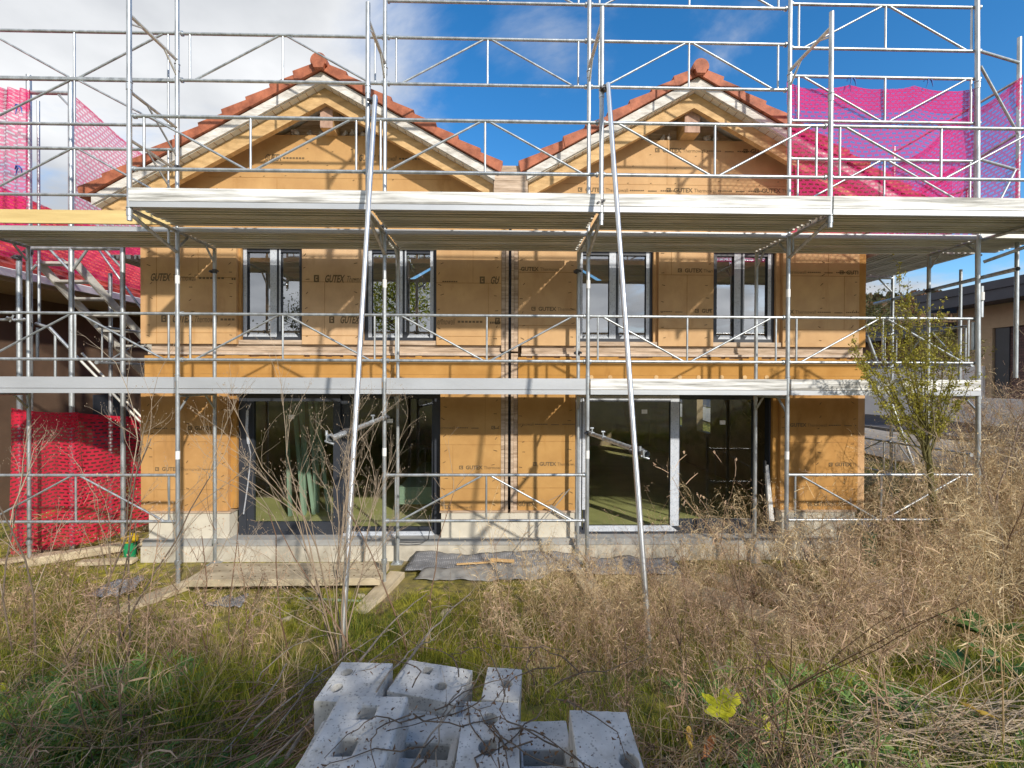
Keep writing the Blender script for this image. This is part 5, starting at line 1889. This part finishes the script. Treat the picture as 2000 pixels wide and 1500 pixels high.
def noise2(x, y, s, seed):
    q = np.random.RandomState(seed).rand(5, 4)
    t = 0
    for a in q:
        t = t + np.sin(x * s * (.5 + 1.5 * a[0]) + 6.3 * a[2] + 1.3 * np.sin(y * s * .7 + 6 * a[3])) * np.sin(y * s * (.5 + 1.5 * a[1]) + 6.3 * a[3])
    return np.clip(.5 + t * .22, 0, 1)


def greenzone(x, y):
    """green undergrowth in the right foreground"""
    return sstep(.25, -.3, y - (-2.85 + .36 * (x - 5.5))) * sstep(4.9, 5.5, x)


def weedy(x, y):
    """density of the dead weeds: thick to the right of the blocks, thin on the mossy ground in front of the dark door"""
    edge = np.interp(y, [-5, -3.6, -2.4, -1.2, -.3], [4.65, 4.15, 3.95, 4.05, 4.45])
    d = sstep(-.35, .55, x - edge)
    d = d * (1 - .6 * sstep(-3.2, -4.4, y) * (1 - noise2(x, y, 2.2, 3)))
    d = np.where((x > 5.2) & (x < 7.2) & (y > -.75), d * .5, d)          # around the pale boards
    d = d * (1 - .85 * greenzone(x, y))
    return d


def lefty(x, y):
    return (1 - sstep(2.2, 3.1, x + .25 * (y + 3))) * (1 - .8 * sstep(-1.1, -.4, y))


def grow(name, m_, protos, n, fn, box, smin, smax, lean=.15, tint=(-.15, .15), lean_bias=(0, 0), label=None, grow_right=0., clump=.5):
    P = scatter_pts(n, lambda x, y: fn(x, y) * clear(x, y), box)
    B = Bulk(); c = len(P)
    nn = noise2(P[:, 0], P[:, 1], 1.5, 50)
    sc = rs.uniform(smin, smax, c) * (.72 + .56 * nn) * (1 + grow_right * sstep(5.8, 9.0, P[:, 0]))
    B.scatter(protos, P, sc, rs.uniform(0, 6.28, c), rs.normal(0, lean, (c, 2)) + np.array(lean_bias), rs.uniform(*tint, c) + clump * (noise2(P[:, 0], P[:, 1], 1.9, 51) - .5))
    o = B.build(name, m_)
    tag(o, label, None, None, 'stuff')
    return o


def ground_plants():
    r = np.random.RandomState(77)
    box = (-6, 13, -5.2, 2.0)
    tufts = [p_tuft(r, 16, .17, .07, .0045, .9) for _ in range(12)]
    short = [p_tuft(r, 14, .075, .07, .0035, 1.0, 3) for _ in range(6)]
    straw = [p_tuft(r, 16, .30, .07, .0038, 1.3, 5) for _ in range(8)]
    weeds = [p_weed(r, r.uniform(.55, .85), 84, 1.4, .0044, 26, 8) for _ in range(10)]
    thin = [p_weed(r, r.uniform(.7, 1.0), 16, .8, .004, 26, 7) for _ in range(7)]
    low = [p_weed(r, r.uniform(.25, .4), 26, 1.2, .006, 4, 4) for _ in range(6)]
    # green
    grow('grass', GRASS, tufts, 17000, lambda x, y: np.clip(.34 + .65 * noise2(x, y, 1.4, 4) * (y < -1.2) + .35 * (y < -3.2) + .5 * greenzone(x, y) - .35 * weedy(x, y) * (y > -2.6), 0, 1) * (.35 + .65 * (y < -.8)), box, .6, 1.35, .2, (-.2, .2), label='green grass between the dead weeds')
    grow('grass', GRASS, short, 36000, lambda x, y: np.clip(noise2(x, y, 2.4, 9) * 1.3 - .10, 0, 1) * (1 - .5 * weedy(x, y)), (-6, 11, -3.6, 1.2), .6, 1.3, .2, (-.05, .4), label='short mossy grass before the plinth')
    # straw
    grow('dry_grass', DRY, straw, 6500, lambda x, y: np.clip(.10 + .75 * weedy(x, y) * noise2(x, y, 1.8, 12) + .42 * lefty(x, y) * noise2(x, y, 1.6, 13), 0, 1), box, .6, 1.4, .35, (-.2, .15), label='straw coloured dry grass')
    # dead weeds
    grow('dead_weeds', DRY, weeds, 5600, lambda x, y: weedy(x, y) * np.clip(1.9 * noise2(x, y, 1.6, 14) - .35, .06, 1), box, .6, 1.12, .18, (.05, .42), label='tangled straw coloured dead weeds', grow_right=.62)
    grow('dead_weeds', DRYD, weeds, 2900, lambda x, y: weedy(x, y) * np.clip(1.9 * noise2(x, y, 1.4, 15) - .4, .05, 1) + .22 * lefty(x, y), box, .5, 1.0, .18, (.06, .5), label='tangled brown dead weeds', grow_right=.7)
    grow('dead_weeds', DRYD, thin, 1500, lambda x, y: weedy(x, y) * .45 + .32 * lefty(x, y) * (y > -4), box, .6, 1.05, .12, (-.1, .3), label='thin seeding stalks standing above the weeds', grow_right=.35)
    grow('dead_weeds', DRYD, low, 6000, lambda x, y: 
         .5 * weedy(x, y) + .26 * lefty(x, y) * noise2(x, y, 1.2, 31) + .11 - .3 * greenzone(x, y), box, .6, 1.3, .3, (-.1, .35), label='low brown litter of dead stems')
    # herbs
    ferns = [p_fern(r) for _ in range(6)]
    grow('herbs', HERB, ferns, 5200, lambda x, y: np.clip(noise2(x, y, 2.0, 18) * 1.5 - .45, 0, 1) * (sstep(-2.6, -3.6, y)) * (lefty(x, y) + .55 * (x > 4.6)), (-1, 8, -5.0, -2.4), .6, 1.5, .15, (-.2, .2), label='feathery green herbs near the camera')


ground_plants()


def bare_shrub(label, base, stems, h, sp, seed, m_=BARK, depth=3, rad=.012, tips=True, cat='shrub', name='bare_shrub', tipm=None, up=.12, heads=0, kids=(3, 5)):
    """leafless shrub: stems that fork into ever finer twigs"""
    r = np.random.RandomState(seed)
    T = thing(name, label, cat)
    st, twg = MB(), Bulk()
    ends = []

    def go(p, d, L_, rd, lev):
        n = 6 if lev == 0 else 4
        pts = [p]; q = p.copy(); d = d.copy()
        for i in range(n):
            d = d + r.normal(0, .13, 3); d[2] += up * .5; d /= np.linalg.norm(d)
            q = q + d * L_ / n; pts.append(q)
        rr = np.linspace(rd, rd * .5, n + 1)
        if lev <= 0:
            st.path(pts, rr, 6)
        else:
            v, f = stick(pts, rr, 3); twg.add(v, f, np.full(len(v), r.uniform(.1, .9)))
        if lev >= depth:
            ends.append((pts[-1], d)); return
        k_ = r.randint(kids[0], kids[1] + 1)
        for _ in range(k_):
            i = r.randint(max(1, n // 3), n + 1)
            a = r.normal(0, 1, 3); a = a - d * a.dot(d); a /= np.linalg.norm(a)
            nd = d + a * r.uniform(.35, .9) * sp; nd /= np.linalg.norm(nd)
            go(pts[i], nd, L_ * r.uniform(.26, .48), rd * .5, lev + 1)
    for b, tip in stems:
        b = np.array(b, float); d = np.array(tip, float) - b
        L_ = np.linalg.norm(d)
        go(b, d / L_, L_ * .8, rad, 0)
    for e, d in ends[:heads]:
        for _ in range(3):
            c = e + r.normal(0, .012, 3); s = r.uniform(.003, .006)
            v, f = ribbon([c - [0, 0, s], c, c + [0, 0, s]], [.001, s * 1.1, .001], r.normal(0, 1, 3)); twg.add(v, f, np.full(len(v), r.uniform(0, .3)))
    st.build('stem', m_, T)
    if twg.V: twg.build('twigs', tipm or TWIG, T)
    rebase(T, base)
    return T


def gp(px, py, Y):
    """ground point below the pixel column px at depth Y"""
    p = at(px, py, Y)
    return np.array([p.x, p.y, gh(p.x, p.y) - .03])


def shrubs():
    P = lambda px, py, Y: np.array(at(px, py, Y))
    # tall dry stalk fanning out before the dark door
    b = gp(665, 1290, -2.5)
    T = bare_shrub('tall dry seeding weed fanning out behind the leaning prop, before the dark door', b,
                   [(b, P(655, 860, -2.5)), (b + [.02, .03, 0], P(610, 800, -2.45)), (b, P(640, 790, -2.55)), (b + [-.02, 0, 0], P(575, 860, -2.5)), (b + [0, .02, 0], P(682, 820, -2.4)), (b, P(570, 830, -2.4)), (b, P(600, 760, -2.6)), (b, P(668, 790, -2.5))],
                   1, .55, 3, TWIG, 3, .006, name='dry_weed', cat='weed', heads=1200, up=.06, kids=(4, 5))
    # stalks with few twigs standing before the dark door
    for i, (pb, pm, Y, l) in enumerate((((740, 1345), (500, 925), -2.75, 'long bare stalk leaning across the perforated board to the dark door frame'), ((800, 1220), (730, 870), -2.2, 'thin bare stalk right of the leaning prop'), ((842, 1160), (842, 890), -1.6, 'single upright bare stalk before the right door edge'), ((565, 1250), (578, 905), -2.0, 'forked pale stalk in front of the dark door glass'))):
        b = gp(*pb, Y)
        bare_shrub(l, b, [(b, P(*pm, Y))], 1, 1, 30 + i, TWIG_D, 2, .0065, name='dry_stalk', cat='stalk', kids=(2, 4), up=.05, heads=30)
    # clump at the left
    b = gp(150, 1330, -2.6)
    bare_shrub('tall clump of bare twiggy stems in front of the red net', b, [(gp(70, 1300, -2.3), P(45, 760, -2.3)), (gp(135, 1330, -2.6), P(100, 770, -2.6)), (gp(215, 1300, -2.4), P(130, 800, -2.4)), (gp(250, 1280, -2.3), P(190, 740, -2.3)), (gp(30, 1280, -2.2), P(5, 800, -2.2)), (gp(230, 1310, -2.5), P(215, 900, -2.5))],
               1, .62, 5, BARK, 3, .0075, name='bare_shrub', heads=400, up=.08, kids=(3, 5))
    b = gp(440, 1290, -2.3)
    bare_shrub('loose bare stems before the orange corner boards, left of the perforated board', b, [(gp(405, 1290, -2.3), P(370, 980, -2.3)), (gp(450, 1300, -2.2), P(425, 960, -2.2)), (gp(500, 1250, -2.0), P(440, 1000, -2.0)), (gp(470, 1290, -2.4), P(500, 1040, -2.4))], 1, 1, 8, TWIG_D, 2, .0055, heads=80, up=.06, kids=(3, 5))
    # right hand side
    b = gp(1985, 1000, -.9)
    bare_shrub('pale bare shrub with forked stems right of the corner pole', b, [(gp(1975, 960, -.8), P(1935, 720, -.8)), (gp(2000, 980, -.9), P(1965, 690, -.9)), (gp(2010, 980, -.9), P(2010, 720, -.9)), (gp(1960, 950, -.6), P(1925, 820, -.6))], 1, 1, 12, mat('pale_reddish_bark', (.30, .22, .17), .9, 0, .25, 18), 3, .014, heads=0, up=.10, kids=(3, 5))
    b = gp(1930, 1050, -1.4)
    bare_shrub('dense reddish bare shrub low in the weeds under the pale forked one', b, [(gp(1900, 1060, -1.4), P(1870, 870, -1.4)), (gp(1940, 1060, -1.5), P(1950, 850, -1.5)), (gp(1980, 1060, -1.5), P(1985, 880, -1.5))], 1, 1, 13, TWIG_D, 3, .008, up=.1, kids=(4, 6))

    # green shrub
    r = np.random.RandomState(4)
    T = thing('green_shrub', 'upright olive-green shrub fanning out from a mossy trunk beside the house corner', 'shrub')
    st, lf, tw = MB(), Bulk(), Bulk()
    base = gp(1832, 1080, -.32)
    fork = P(1815, 900, -.32)
    st.path([base, base * .6 + fork * .4 + [.02, 0, 0], fork, P(1808, 850, -.32)], [.038, .034, .030, .022], 8)
    tips = [(1755, 515), (1700, 640), (1672, 690), (1720, 620), (1745, 590), (1790, 580), (1770, 560), (1815, 610), (1850, 650), (1840, 600), (1880, 690), (1905, 730), (1690, 720), (1735, 660), (1780, 640), (1805, 670), (1830, 700), (1860, 720), (1700, 690), (1765, 690), (1890, 760), (1720, 730), (1750, 615), (1845, 760), (1790, 720), (1665, 670), (1683, 705), (1868, 680)]
    for i, (tx, ty) in enumerate(tips):
        Yt = -.32 + r.uniform(-.4, .25)
        t = P(tx, ty, Yt)
        s = P(1812 + r.uniform(-8, 8), 880 + r.uniform(-40, 30), -.32)
        mid = s * .55 + t * .45 + np.array([(t[0] - s[0]) * .12, r.normal(0, .03), -.05])
        pts = []
        for u in np.linspace(0, 1, 9):
            pts.append(s * (1 - u) ** 2 + 2 * mid * u * (1 - u) + t * u * u + r.normal(0, .008, 3))
        st.path(pts, np.linspace(.008, .002, 9), 5)
        L_ = np.linalg.norm(t - s)
        nl = int(240 * L_)
        ends = []
        for j in range(int(L_ * 21)):
            u = r.uniform(.22, 1); q = u * 8; a = int(min(7, q)); p = pts[a] * (1 - (q - a)) + pts[a + 1] * (q - a)
            d = (t - s) / L_ + r.normal(0, .55, 3); d /= np.linalg.norm(d); ln = r.uniform(.05, .17)
            e = p + d * ln
            v, f = stick([p, (p + e) / 2 + r.normal(0, .006, 3), e], [.002, .0015, .001]); tw.add(v, f, np.full(len(v), .3))
            tt = r.uniform(.1, .8)
            for q2 in range(r.randint(4, 22)):
                w = r.rand(); c = p * (1 - w) + e * w + r.normal(0, .012, 3)
                dd = r.normal(0, 1, 3); dd[2] += .6; dd /= np.linalg.norm(dd); s2 = r.uniform(.018, .036)
                v, f = ribbon([c, c + dd * s2 * .5, c + dd * s2], [.004, s2 * .62, .002], r.normal(0, 1, 3)); lf.add(v, f, np.full(len(v), np.clip(tt + r.uniform(-.2, .25), 0, 1)))
    for j in range(1500):                                   # ivy and moss on the trunk
        u = r.rand(); c = base * (1 - u) + fork * u + r.normal(0, .035, 3); dd = r.normal(0, 1, 3); dd /= np.linalg.norm(dd); s2 = r.uniform(.012, .026)
        v, f = ribbon([c, c + dd * s2 * .5, c + dd * s2], [.003, s2 * .5, .001], r.normal(0, 1, 3)); lf.add(v, f, np.full(len(v), r.uniform(0, .5)))
    st.build('trunk', BARK_G, T); tw.build('twigs', TWIG_D, T); lf.build('leaves', SHRUB, T)
    rebase(T, base)


shrubs()


def dock(label, px, py, z, n, L_, seed):
    """rosette of long broad leaves"""
    r = np.random.RandomState(seed)
    p = on_z(px, py, z); p = on_z(px, py, gh(p.x, p.y) + .06)
    T = thing('dock_plant', label, 'plant', 'broad-leaved plants')
    for i in range(n):
        a = r.uniform(0, 6.28) if n > 1 else 0
        d = np.array([math.cos(a), math.sin(a), 0]); side = np.array([-d[1], d[0], 0])
        ln = L_ * r.uniform(.6, 1.1); el = r.uniform(.3, 1.0)
        B = Bulk()
        rows = []
        for t in np.linspace(0, 1, 10):
            c = np.array([p.x, p.y, p.z - .03]) + d * ln * t * math.cos(el * (1 - .6 * t)) + np.array([0, 0, ln * t * math.sin(el) * (1 - .45 * t)])
            w = ln * .16 * math.sin(PI * min(1, .08 + t * .92) ** .8) + .003
            wv = .006 * math.sin(t * 22 + i)
            rows.append([c - side * w + [0, 0, .25 * w + wv], c + [0, 0, -.004], c + side * w + [0, 0, .25 * w - wv]])
        V = np.array(rows).reshape(-1, 3)
        F = np.array([(q * 3 + j, q * 3 + j + 1, q * 3 + j + 4, q * 3 + j + 3) for q in range(9) for j in range(2)])
        B.add(V, F, np.full(len(V), r.uniform(0, .8)))
        B.build('leaf', DOCK, T, True)
    rebase(T, p)


dock('broad-leaved green plant by the right edge, farther of the pair behind the twig heap', 1925, 1235, .8, 9, .34, 1)
dock('broad-leaved green plant just behind the heap of bare twigs', 1880, 1305, .9, 10, .27, 2)
dock('broad-leaved green plant at the right edge beside the heap of bare twigs', 1985, 1310, .9, 9, .25, 3)
dock('small broad-leaved plant in dry grass below the white-taped door', 1148, 1180, .3, 8, .22, 4)


def fallen_leaf(name, label, px, py, z, s, m_, lobes, rx, ry, rz, cup=.3):
    """fallen leaf: lobed outline, folded along its midrib and curled up at the edges"""
    p = on_z(px, py, z)
    n = 60
    out = []
    for i in range(n):
        a = 2 * PI * i / n
        if lobes:
            q = (a - PI / 2) / (2 * PI / 5.6)
            q = abs(q - round(q)) * 2
            rr = .52 + .48 * (1 - q) ** 1.3 + .05 * math.cos(19 * a)
            if math.sin(a) < -.55: rr = .30 + .1 * abs(math.cos(a))
        else:
            rr = 1 / math.sqrt((math.cos(a) / .42) ** 2 + math.sin(a) ** 2)
        out.append((rr * math.cos(a), rr * math.sin(a)))
    vs = [(0, 0, 0)]
    for f in (.5, 1):
        for x, y in out:
            x, y = x * f, y * f
            zz = cup * (abs(x) ** 1.5 + .35 * y * y) + .05 * math.sin(7 * y + 3 * x)
            vs.append((x, y, zz))
    fs = [(0, 1 + i, 1 + (i + 1) % n) for i in range(n)] + [(1 + i, 1 + n + i, 1 + n + (i + 1) % n, 1 + (i + 1) % n) for i in range(n)]
    k = MB(); k.add([(x * s, y * s, z_ * s) for x, y, z_ in vs], fs, 0, True)
    k.path([(0, -s * .5, 0), (0, -s * .9, .01), (.01 * s, -s * 1.35, .03 * s)], [.002, .0016, .0012], 5)
    for i in range(5):
        a = PI / 2 + (i - 2) * .63
        k.path([(0, -s * .3, .003), (math.cos(a) * s * .45, math.sin(a) * s * .45, cup * s * .1 + .006), (math.cos(a) * s * .85, math.sin(a) * s * .85, cup * s * .55)], [.0016, .0012, .0006], 4)
    o = k.build(name, m_)
    o.location = p; o.rotation_euler = (rx, ry, rz)
    tag(o, label, 'leaf')
    return o


fallen_leaf('maple_leaf', 'large yellow-green maple leaf caught on the dead grass', 1418, 1385, 1.18, .105, LEAF_Y, True, R(4), R(-10), R(40), .22)
fallen_leaf('fallen_leaf', 'small yellow leaf with a brown edge below the maple leaf', 1346, 1440, 1.02, .04, LEAF_O, False, R(50), R(20), R(10))
fallen_leaf('fallen_leaf', 'curled orange leaf standing in dead grass below the maple leaf', 1382, 1455, 1.02, .045, mat('rusty_leaf', (.36, .13, .04), .7, 0, .25, 12), False, R(60), R(40), R(-10), .8)
fallen_leaf('fallen_leaf', 'yellow leaf lying on the heap of bare twigs', 1905, 1388, 1.10, .07, LEAF_O, False, R(20), R(5), R(80))
fallen_leaf('fallen_leaf', 'yellow leaf at the left edge in the green herbs', 6, 1348, .75, .05, LEAF_Y, False, R(30), R(0), R(60))
fallen_leaf('fallen_leaf', 'small yellow leaf right of the maple leaf', 1497, 1415, 1.04, .035, LEAF_Y, False, R(50), R(10), R(0))


def branches():
    # dead stems lying across the blocks
    lines = [((560, 1480), (835, 1158), 1.12, .55, .0075, 'thick grey stem lying from the blocks up to the moss'), ((690, 1440), (918, 1160), 1.3, .55, .0075, 'grey stem beside the thick one, ending in the grass'), ((520, 1500), (800, 1230), 1.15, .8, .005, 'thin stem crossing the two-round-hole block'), ((500, 1420), (770, 1225), 1.0, .8, .0045, 'thin brown stem left of the blocks'), ((500, 1330), (640, 1240), .85, .7, .004, 'thin bleached stem near the foot of the leaning prop'), ((735, 1350), (850, 1250), 1.38, 1.1, .004, 'short stem lying in the gap of the block heap'),
             ((800, 1500), (920, 1350), 1.28, 1.36, .0035, 'pale stem drooping over the slotted block'), ((850, 1500), (925, 1330), 1.3, 1.36, .003, 'second pale stem drooping over the slotted block'), ((620, 1300), (500, 1480), .95, .95, .004, 'dark stem in the herbs left of the blocks'), ((560, 1300), (430, 1480), .9, .9, .005, 'brown stem in the herbs far left of the blocks')]
    for i, (a, b, za, zb, rd, l) in enumerate(lines):
        r = np.random.RandomState(40 + i)
        A, Bp = np.array(on_z(*a, za)), np.array(on_z(*b, zb))
        side = np.cross(Bp - A, [0, 0, 1]); side /= np.linalg.norm(side)
        bow = r.normal(0, .04)
        pts = [A * (1 - u) + Bp * u + side * bow * math.sin(PI * u) + np.array([0, 0, .05 * math.sin(PI * u)]) + r.normal(0, .004, 3) for u in np.linspace(0, 1, 12)]
        k = MB(); k.path(pts, np.linspace(rd, rd * .55, 12), 7)
        for _ in range(3):
            j = r.randint(3, 11); d = (Bp - A) / np.linalg.norm(Bp - A) + r.normal(0, .4, 3); d /= np.linalg.norm(d)
            k.path([pts[j], pts[j] + d * .08, pts[j] + d * .17 + r.normal(0, .02, 3)], [rd * .4, rd * .3, rd * .15], 5)
        tag(k.build('dry_stick', mat('grey_dead_wood', (.22, .18, .14), .9, 0, .25, 20, .4, 60, col2=(.34, .29, .23))), l, 'stick', 'dead stems over the blocks')
    # vine with shrivelled leaves over the blocks
    r = np.random.RandomState(9)
    T = thing('dead_vine', 'dead vine with shrivelled brown leaves trailing over the concrete blocks', 'vine')
    k, lf = MB(), Bulk()
    for i in range(26):
        px, py = r.uniform(800, 1130), r.uniform(1300, 1490)
        p = np.array(on_z(px, py, 1.38)); d = r.normal(0, 1, 3); d[2] = 0; d /= np.linalg.norm(d)
        pts = [p]
        for j in range(9):
            d = d + r.normal(0, .35, 3); d[2] *= .4; d /= np.linalg.norm(d); p = p + d * .045; p[2] = np.clip(p[2], 1.365, 1.44); pts.append(p)
        k.path(pts, np.linspace(.0028, .0012, 10), 5)
        for j in range(22):
            q = pts[r.randint(10)] + r.normal(0, .012, 3); dd = r.normal(0, 1, 3); dd /= np.linalg.norm(dd); s = r.uniform(.008, .02)
            v, f = ribbon([q, q + dd * s * .5 + r.normal(0, .003, 3), q + dd * s], [.002, s * .55, .002], r.normal(0, 1, 3)); lf.add(v, f, np.full(len(v), r.rand()))
    k.build('stem', BARK, T); lf.build('leaves', LEAF_B, T)
    rebase(T, on_z(960, 1400, 1.36))
    # heap of bare twigs, and the litter of twigs left of the blocks
    for (name, l, px0, px1, py0, py1, z, n, hd, m_, hmax) in (('twig_heap', 'heap of long bare grey twigs', 1690, 2080, 1325, 1480, 1.02, 420, 0.05, TWIG, .16), ('twig_litter', 'dark twigs and stems lying in the herbs left of the blocks', 380, 660, 1290, 1500, .95, 150, .9, TWIG_D, .14), ('twig_litter', 'dead stems at the bottom left', 0, 330, 1400, 1500, .9, 45, .2, TWIG_D, .1), ('twig_litter', 'dead reddish stems lying under the maple leaf', 1270, 1560, 1400, 1500, 1.0, 170, .5, TWIG_D, .12)):
        B = Bulk()
        for i in range(n):
            p = np.array(on_z(r.uniform(px0, px1), r.uniform(py0, py1), z))
            p[2] = gh(p[0], p[1]) + r.uniform(.0, hmax)
            a = hd + r.normal(0, .33) + (PI if r.rand() < .5 else 0)
            d = np.array([math.cos(a), math.sin(a), r.normal(0, .1)])
            L_ = r.uniform(.25, .95); pts = [p]
            for j in range(8):
                d = d + r.normal(0, .11, 3); d[2] -= .02; d /= np.linalg.norm(d); p = p + d * L_ / 8
                p[2] = max(p[2], gh(p[0], p[1]) + .005); pts.append(p)
            w = r.uniform(.0015, .0042)
            v, f = stick(pts, np.linspace(w, w * .4, 9), 4); B.add(v, f, np.full(len(v), r.rand()))
        tag(B.build(name, m_, None, True), l, None, None, 'stuff')


branches()


def leafy_tree(label, x, y, h, rc, seed, m_, n=2600, leaf=.16, name='leafy_tree', trunk=.16):
    r = np.random.RandomState(seed)
    T = thing(name, label, 'tree')
    st, lf = MB(), Bulk()
    z0 = gh(x, y)
    top = np.array([x, y, z0 + h])
    pts = [np.array([x, y, z0 - .1]), np.array([x + r.normal(0, .1), y, z0 + h * .3]), np.array([x + r.normal(0, .15), y, z0 + h * .6]), top - [0, 0, h * .1]]
    st.path(pts, [trunk, trunk * .8, trunk * .5, trunk * .15], 8)
    cl = []
    for i in range(26):
        u = r.uniform(.25, .95); b = pts[1] * (1 - u) + pts[3] * u
        a = r.uniform(0, 6.28); ln = rc * r.uniform(.5, 1.05) * (1.15 - abs(u - .45))
        e = b + np.array([math.cos(a) * ln, math.sin(a) * ln, ln * r.uniform(.1, .7)])
        st.path([b, (b + e) / 2 + [0, 0, .08], e], [trunk * .3, trunk * .18, trunk * .05], 5)
        cl.append((e, rc * r.uniform(.25, .42))); cl.append(((b + e) / 2, rc * .25))
    for i in range(n):
        c, s = cl[r.randint(len(cl))]
        p = c + r.normal(0, s * .6, 3)
        d = r.normal(0, 1, 3); d /= np.linalg.norm(d); L_ = leaf * r.uniform(.6, 1.2)
        v, f = ribbon([p, p + d * L_ * .5, p + d * L_], [L_ * .1, L_ * .6, L_ * .1], r.normal(0, 1, 3)); lf.add(v, f, np.full(len(v), r.rand()))
    st.build('trunk', BARK, T); lf.build('crown', m_, T)
    rebase(T, (x, y, z0))


FOL = mat('dark_foliage', (.03, .045, .012), .7, 0, .2, 20, tint=True, col2=(.10, .10, .025), trans=.3)
FOLY = mat('yellowing_foliage', (.10, .10, .02), .7, 0, .2, 20, tint=True, col2=(.26, .22, .05), trans=.3)
leafy_tree('dark green tree beyond the house corner, left of the green shrub', 27.5, 24, 6.6, 3.0, 1, FOL)
leafy_tree('second dark green tree behind the first, partly behind the green shrub', 33.5, 30, 6.6, 3.2, 2, FOL)
leafy_tree('yellowing tree far back between the house corner and the beige house', 21.0, 17.5, 4.2, 1.6, 3, FOLY, 2200, .12)
leafy_tree('yellowing bush before the wall of the beige house, behind the corner poles', 12.85, 3.6, 2.5, .62, 4, FOLY, 2600, .05, trunk=.03)
leafy_tree('tall leafy tree standing behind the camera, seen in the upper windows', -3.0, -24, 9.5, 3.6, 6, GRASS, 5200, .22, trunk=.22)
leafy_tree('small leafy tree behind the camera, mirrored in the window glass', -9.5, -27, 7.5, 3.2, 7, FOL, 3000, .22, trunk=.2)

# unseen bushes added behind the camera to shade the near grass and the blocks
leafy_tree('low unseen bush added just behind the camera to shade the foreground', 5.25, -6.65, 1.8, 1.0, 8, FOL, 4200, .12, name='shade_bush', trunk=.05)
leafy_tree('taller unseen bush added behind the camera to shade the foreground', 4.2, -7.35, 2.15, 1.1, 9, FOL, 5200, .12, name='shade_bush', trunk=.05)
leafy_tree('broad unseen bush added behind the camera for shade, beside the taller one', 2.9, -8.1, 2.4, 1.2, 10, FOL, 5200, .12, name='shade_bush', trunk=.05)


def far_wood():
    r = np.random.RandomState(2)
    B = Bulk()
    V, F, Tn = [], [], []
    for i in range(1500):
        a = r.uniform(0, 6.28); rr = math.sqrt(r.rand()) * .95
        c = np.array([175 + 150 * rr * math.cos(a), 190 + 110 * rr * math.sin(a), 34 * (1 - rr ** 2) ** 1.3])
        t = r.rand()
        for j in range(14):
            d = r.normal(0, 1, 3); d /= np.linalg.norm(d)
            p = c + d * [2.2, 2.2, 2.6] + [0, 0, 2.5]
            v, f = ribbon([p - [0, 0, .9], p, p + [0, 0, .9]], [.4, 1.8, .4], r.normal(0, 1, 3)); B.add(v, f, np.full(len(v), np.clip(t + r.uniform(-.2, .2), 0, 1)))
    o = B.build('distant_wood', mat('autumn_wood', (.05, .05, .02), .9, 0, .2, 20, tint=True, col2=(.16, .075, .035)))
    tag(o, 'brownish autumn wood on the far hill', None, None, 'stuff')


far_wood()
